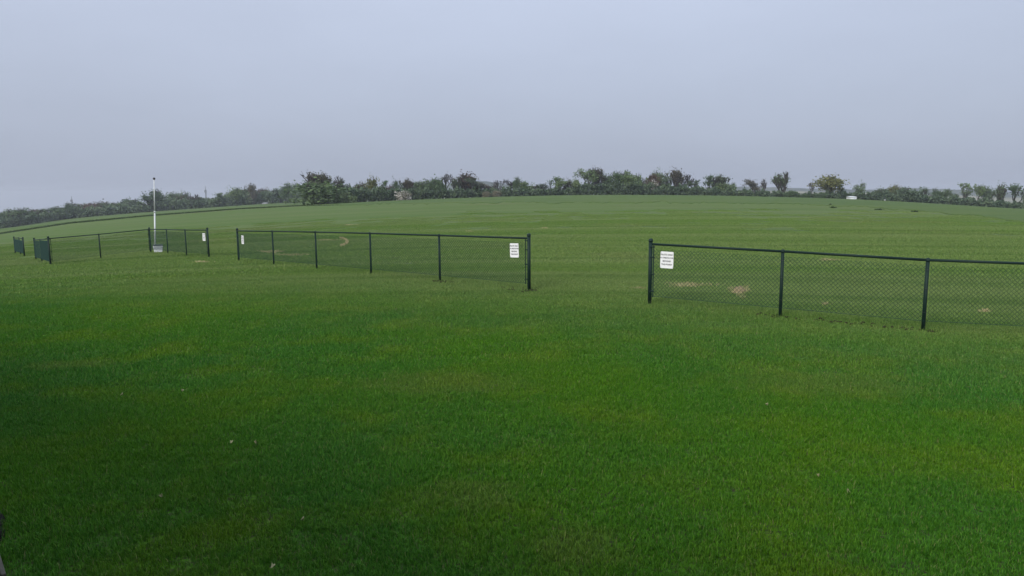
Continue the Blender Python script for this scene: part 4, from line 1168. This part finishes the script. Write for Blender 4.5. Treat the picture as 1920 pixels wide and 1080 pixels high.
for i, (x, y, s, lab) in enumerate([
    (303, 940, 0.022, 'pale leaf lying on the dark grass at lower left'), (568, 985, 0.020, 'pale leaf on the lawn at the bottom, left of centre'),
    (511, 1075, 0.020, 'pale leaf at the very bottom edge'), (1590, 932, 0.020, 'pale leaf on the lawn at lower right, nearest the camera'),
    (1534, 901, 0.018, 'pale leaf on the lawn at lower right, middle of three'), (1437, 766, 0.026, 'pale leaf on the lawn below the second right fence post'),
    (229, 747, 0.026, 'pale leaf on the left lawn, upper one in the shade'), (434, 838, 0.022, 'pale leaf on the left lawn right of the shaded corner'),
    (343, 739, 0.022, 'small pale leaf on the left lawn beside the upper shaded one'), (480, 838, 0.018, 'pale leaf just right of another on the left lawn')]):
    fallen_leaf(x, y, s, lab, i * 1.3)

# ------------------------------------------------------------------ mulched bed at the lower left corner
def bed():
    ring = [hit(x, y, 1.5, 30) for x, y in ((15, 972), (12, 1008), (0, 1034), (-40, 1056), (-130, 1040), (-190, 990), (-150, 945), (-60, 935), (-5, 952))]
    ctr = np.mean(ring, 0); g = np.random.default_rng(3)
    root = empty('mulch_bed', ctr); tag(root, 'dark mulched bed with timber edging at the lower left corner', 'garden bed')
    N = 48; V, Fc = [], []
    R = np.array(ring + ring[:1]); tt = np.linspace(0, len(ring), N, endpoint=False)
    out = np.stack([np.interp(tt, np.arange(len(R)), R[:, k]) for k in range(3)], -1)
    rings = 7
    for r in range(rings):
        f = 1 - r / rings
        for q in out:
            p = ctr + (q - ctr) * f * (1 + 0.03 * g.normal()); z = gz(p[0], p[1]) + 0.035 + 0.02 * (1 - f) + 0.012 * g.normal(); V.append((p[0], p[1], z if r else z - 0.05))
    V.append(tuple(ctr + [0, 0, 0.06]))
    for r in range(rings - 1):
        for k in range(N): Fc.append((r * N + k, r * N + (k + 1) % N, (r + 1) * N + (k + 1) % N, (r + 1) * N + k))
    for k in range(N): Fc.append(((rings - 1) * N + k, (rings - 1) * N + (k + 1) % N, len(V) - 1))
    mb = MB(); mb.add(V, Fc); mb.build('mulch', M['mulch'], root)
    a, b = hit(-12, 1024, 1.5, 20), hit(8, 1090, 1.5, 20)
    d = (b - a) / np.linalg.norm(b - a); n = np.array([-d[1], d[0], 0])
    mb = MB(); mb.box((a + b) / 2 + [0, 0, 0.03], d * np.linalg.norm(b - a) / 2, n * 0.014, np.array([0, 0, 0.02])); o = mb.build('edging_board', M['timber'], root)
    bv = o.modifiers.new('bevel', 'BEVEL'); bv.width = 0.006; bv.segments = 2
bed()

# ------------------------------------------------------------------ haze
def haze():
    mb = MB(); mb.box((0, 0, -19.0), (2560, 0, 0), (0, 2600, 0), (0, 0, 56.0))
    o = mb.build('haze', None); 
    m = bpy.data.materials.new('haze'); m.use_nodes = True; nt = m.node_tree; nt.nodes.clear()
    out = nt.nodes.new('ShaderNodeOutputMaterial'); v = nt.nodes.new('ShaderNodeVolumePrincipled')
    v.inputs['Color'].default_value = (0.86, 0.90, 0.96, 1); v.inputs['Density'].default_value = 0.0003; v.inputs['Anisotropy'].default_value = 0.2
    nt.links.new(v.outputs[0], out.inputs['Volume'])
    o.data.materials.append(m); tag(o, 'thin pale morning haze over the field', 'haze', kind='stuff')
haze()
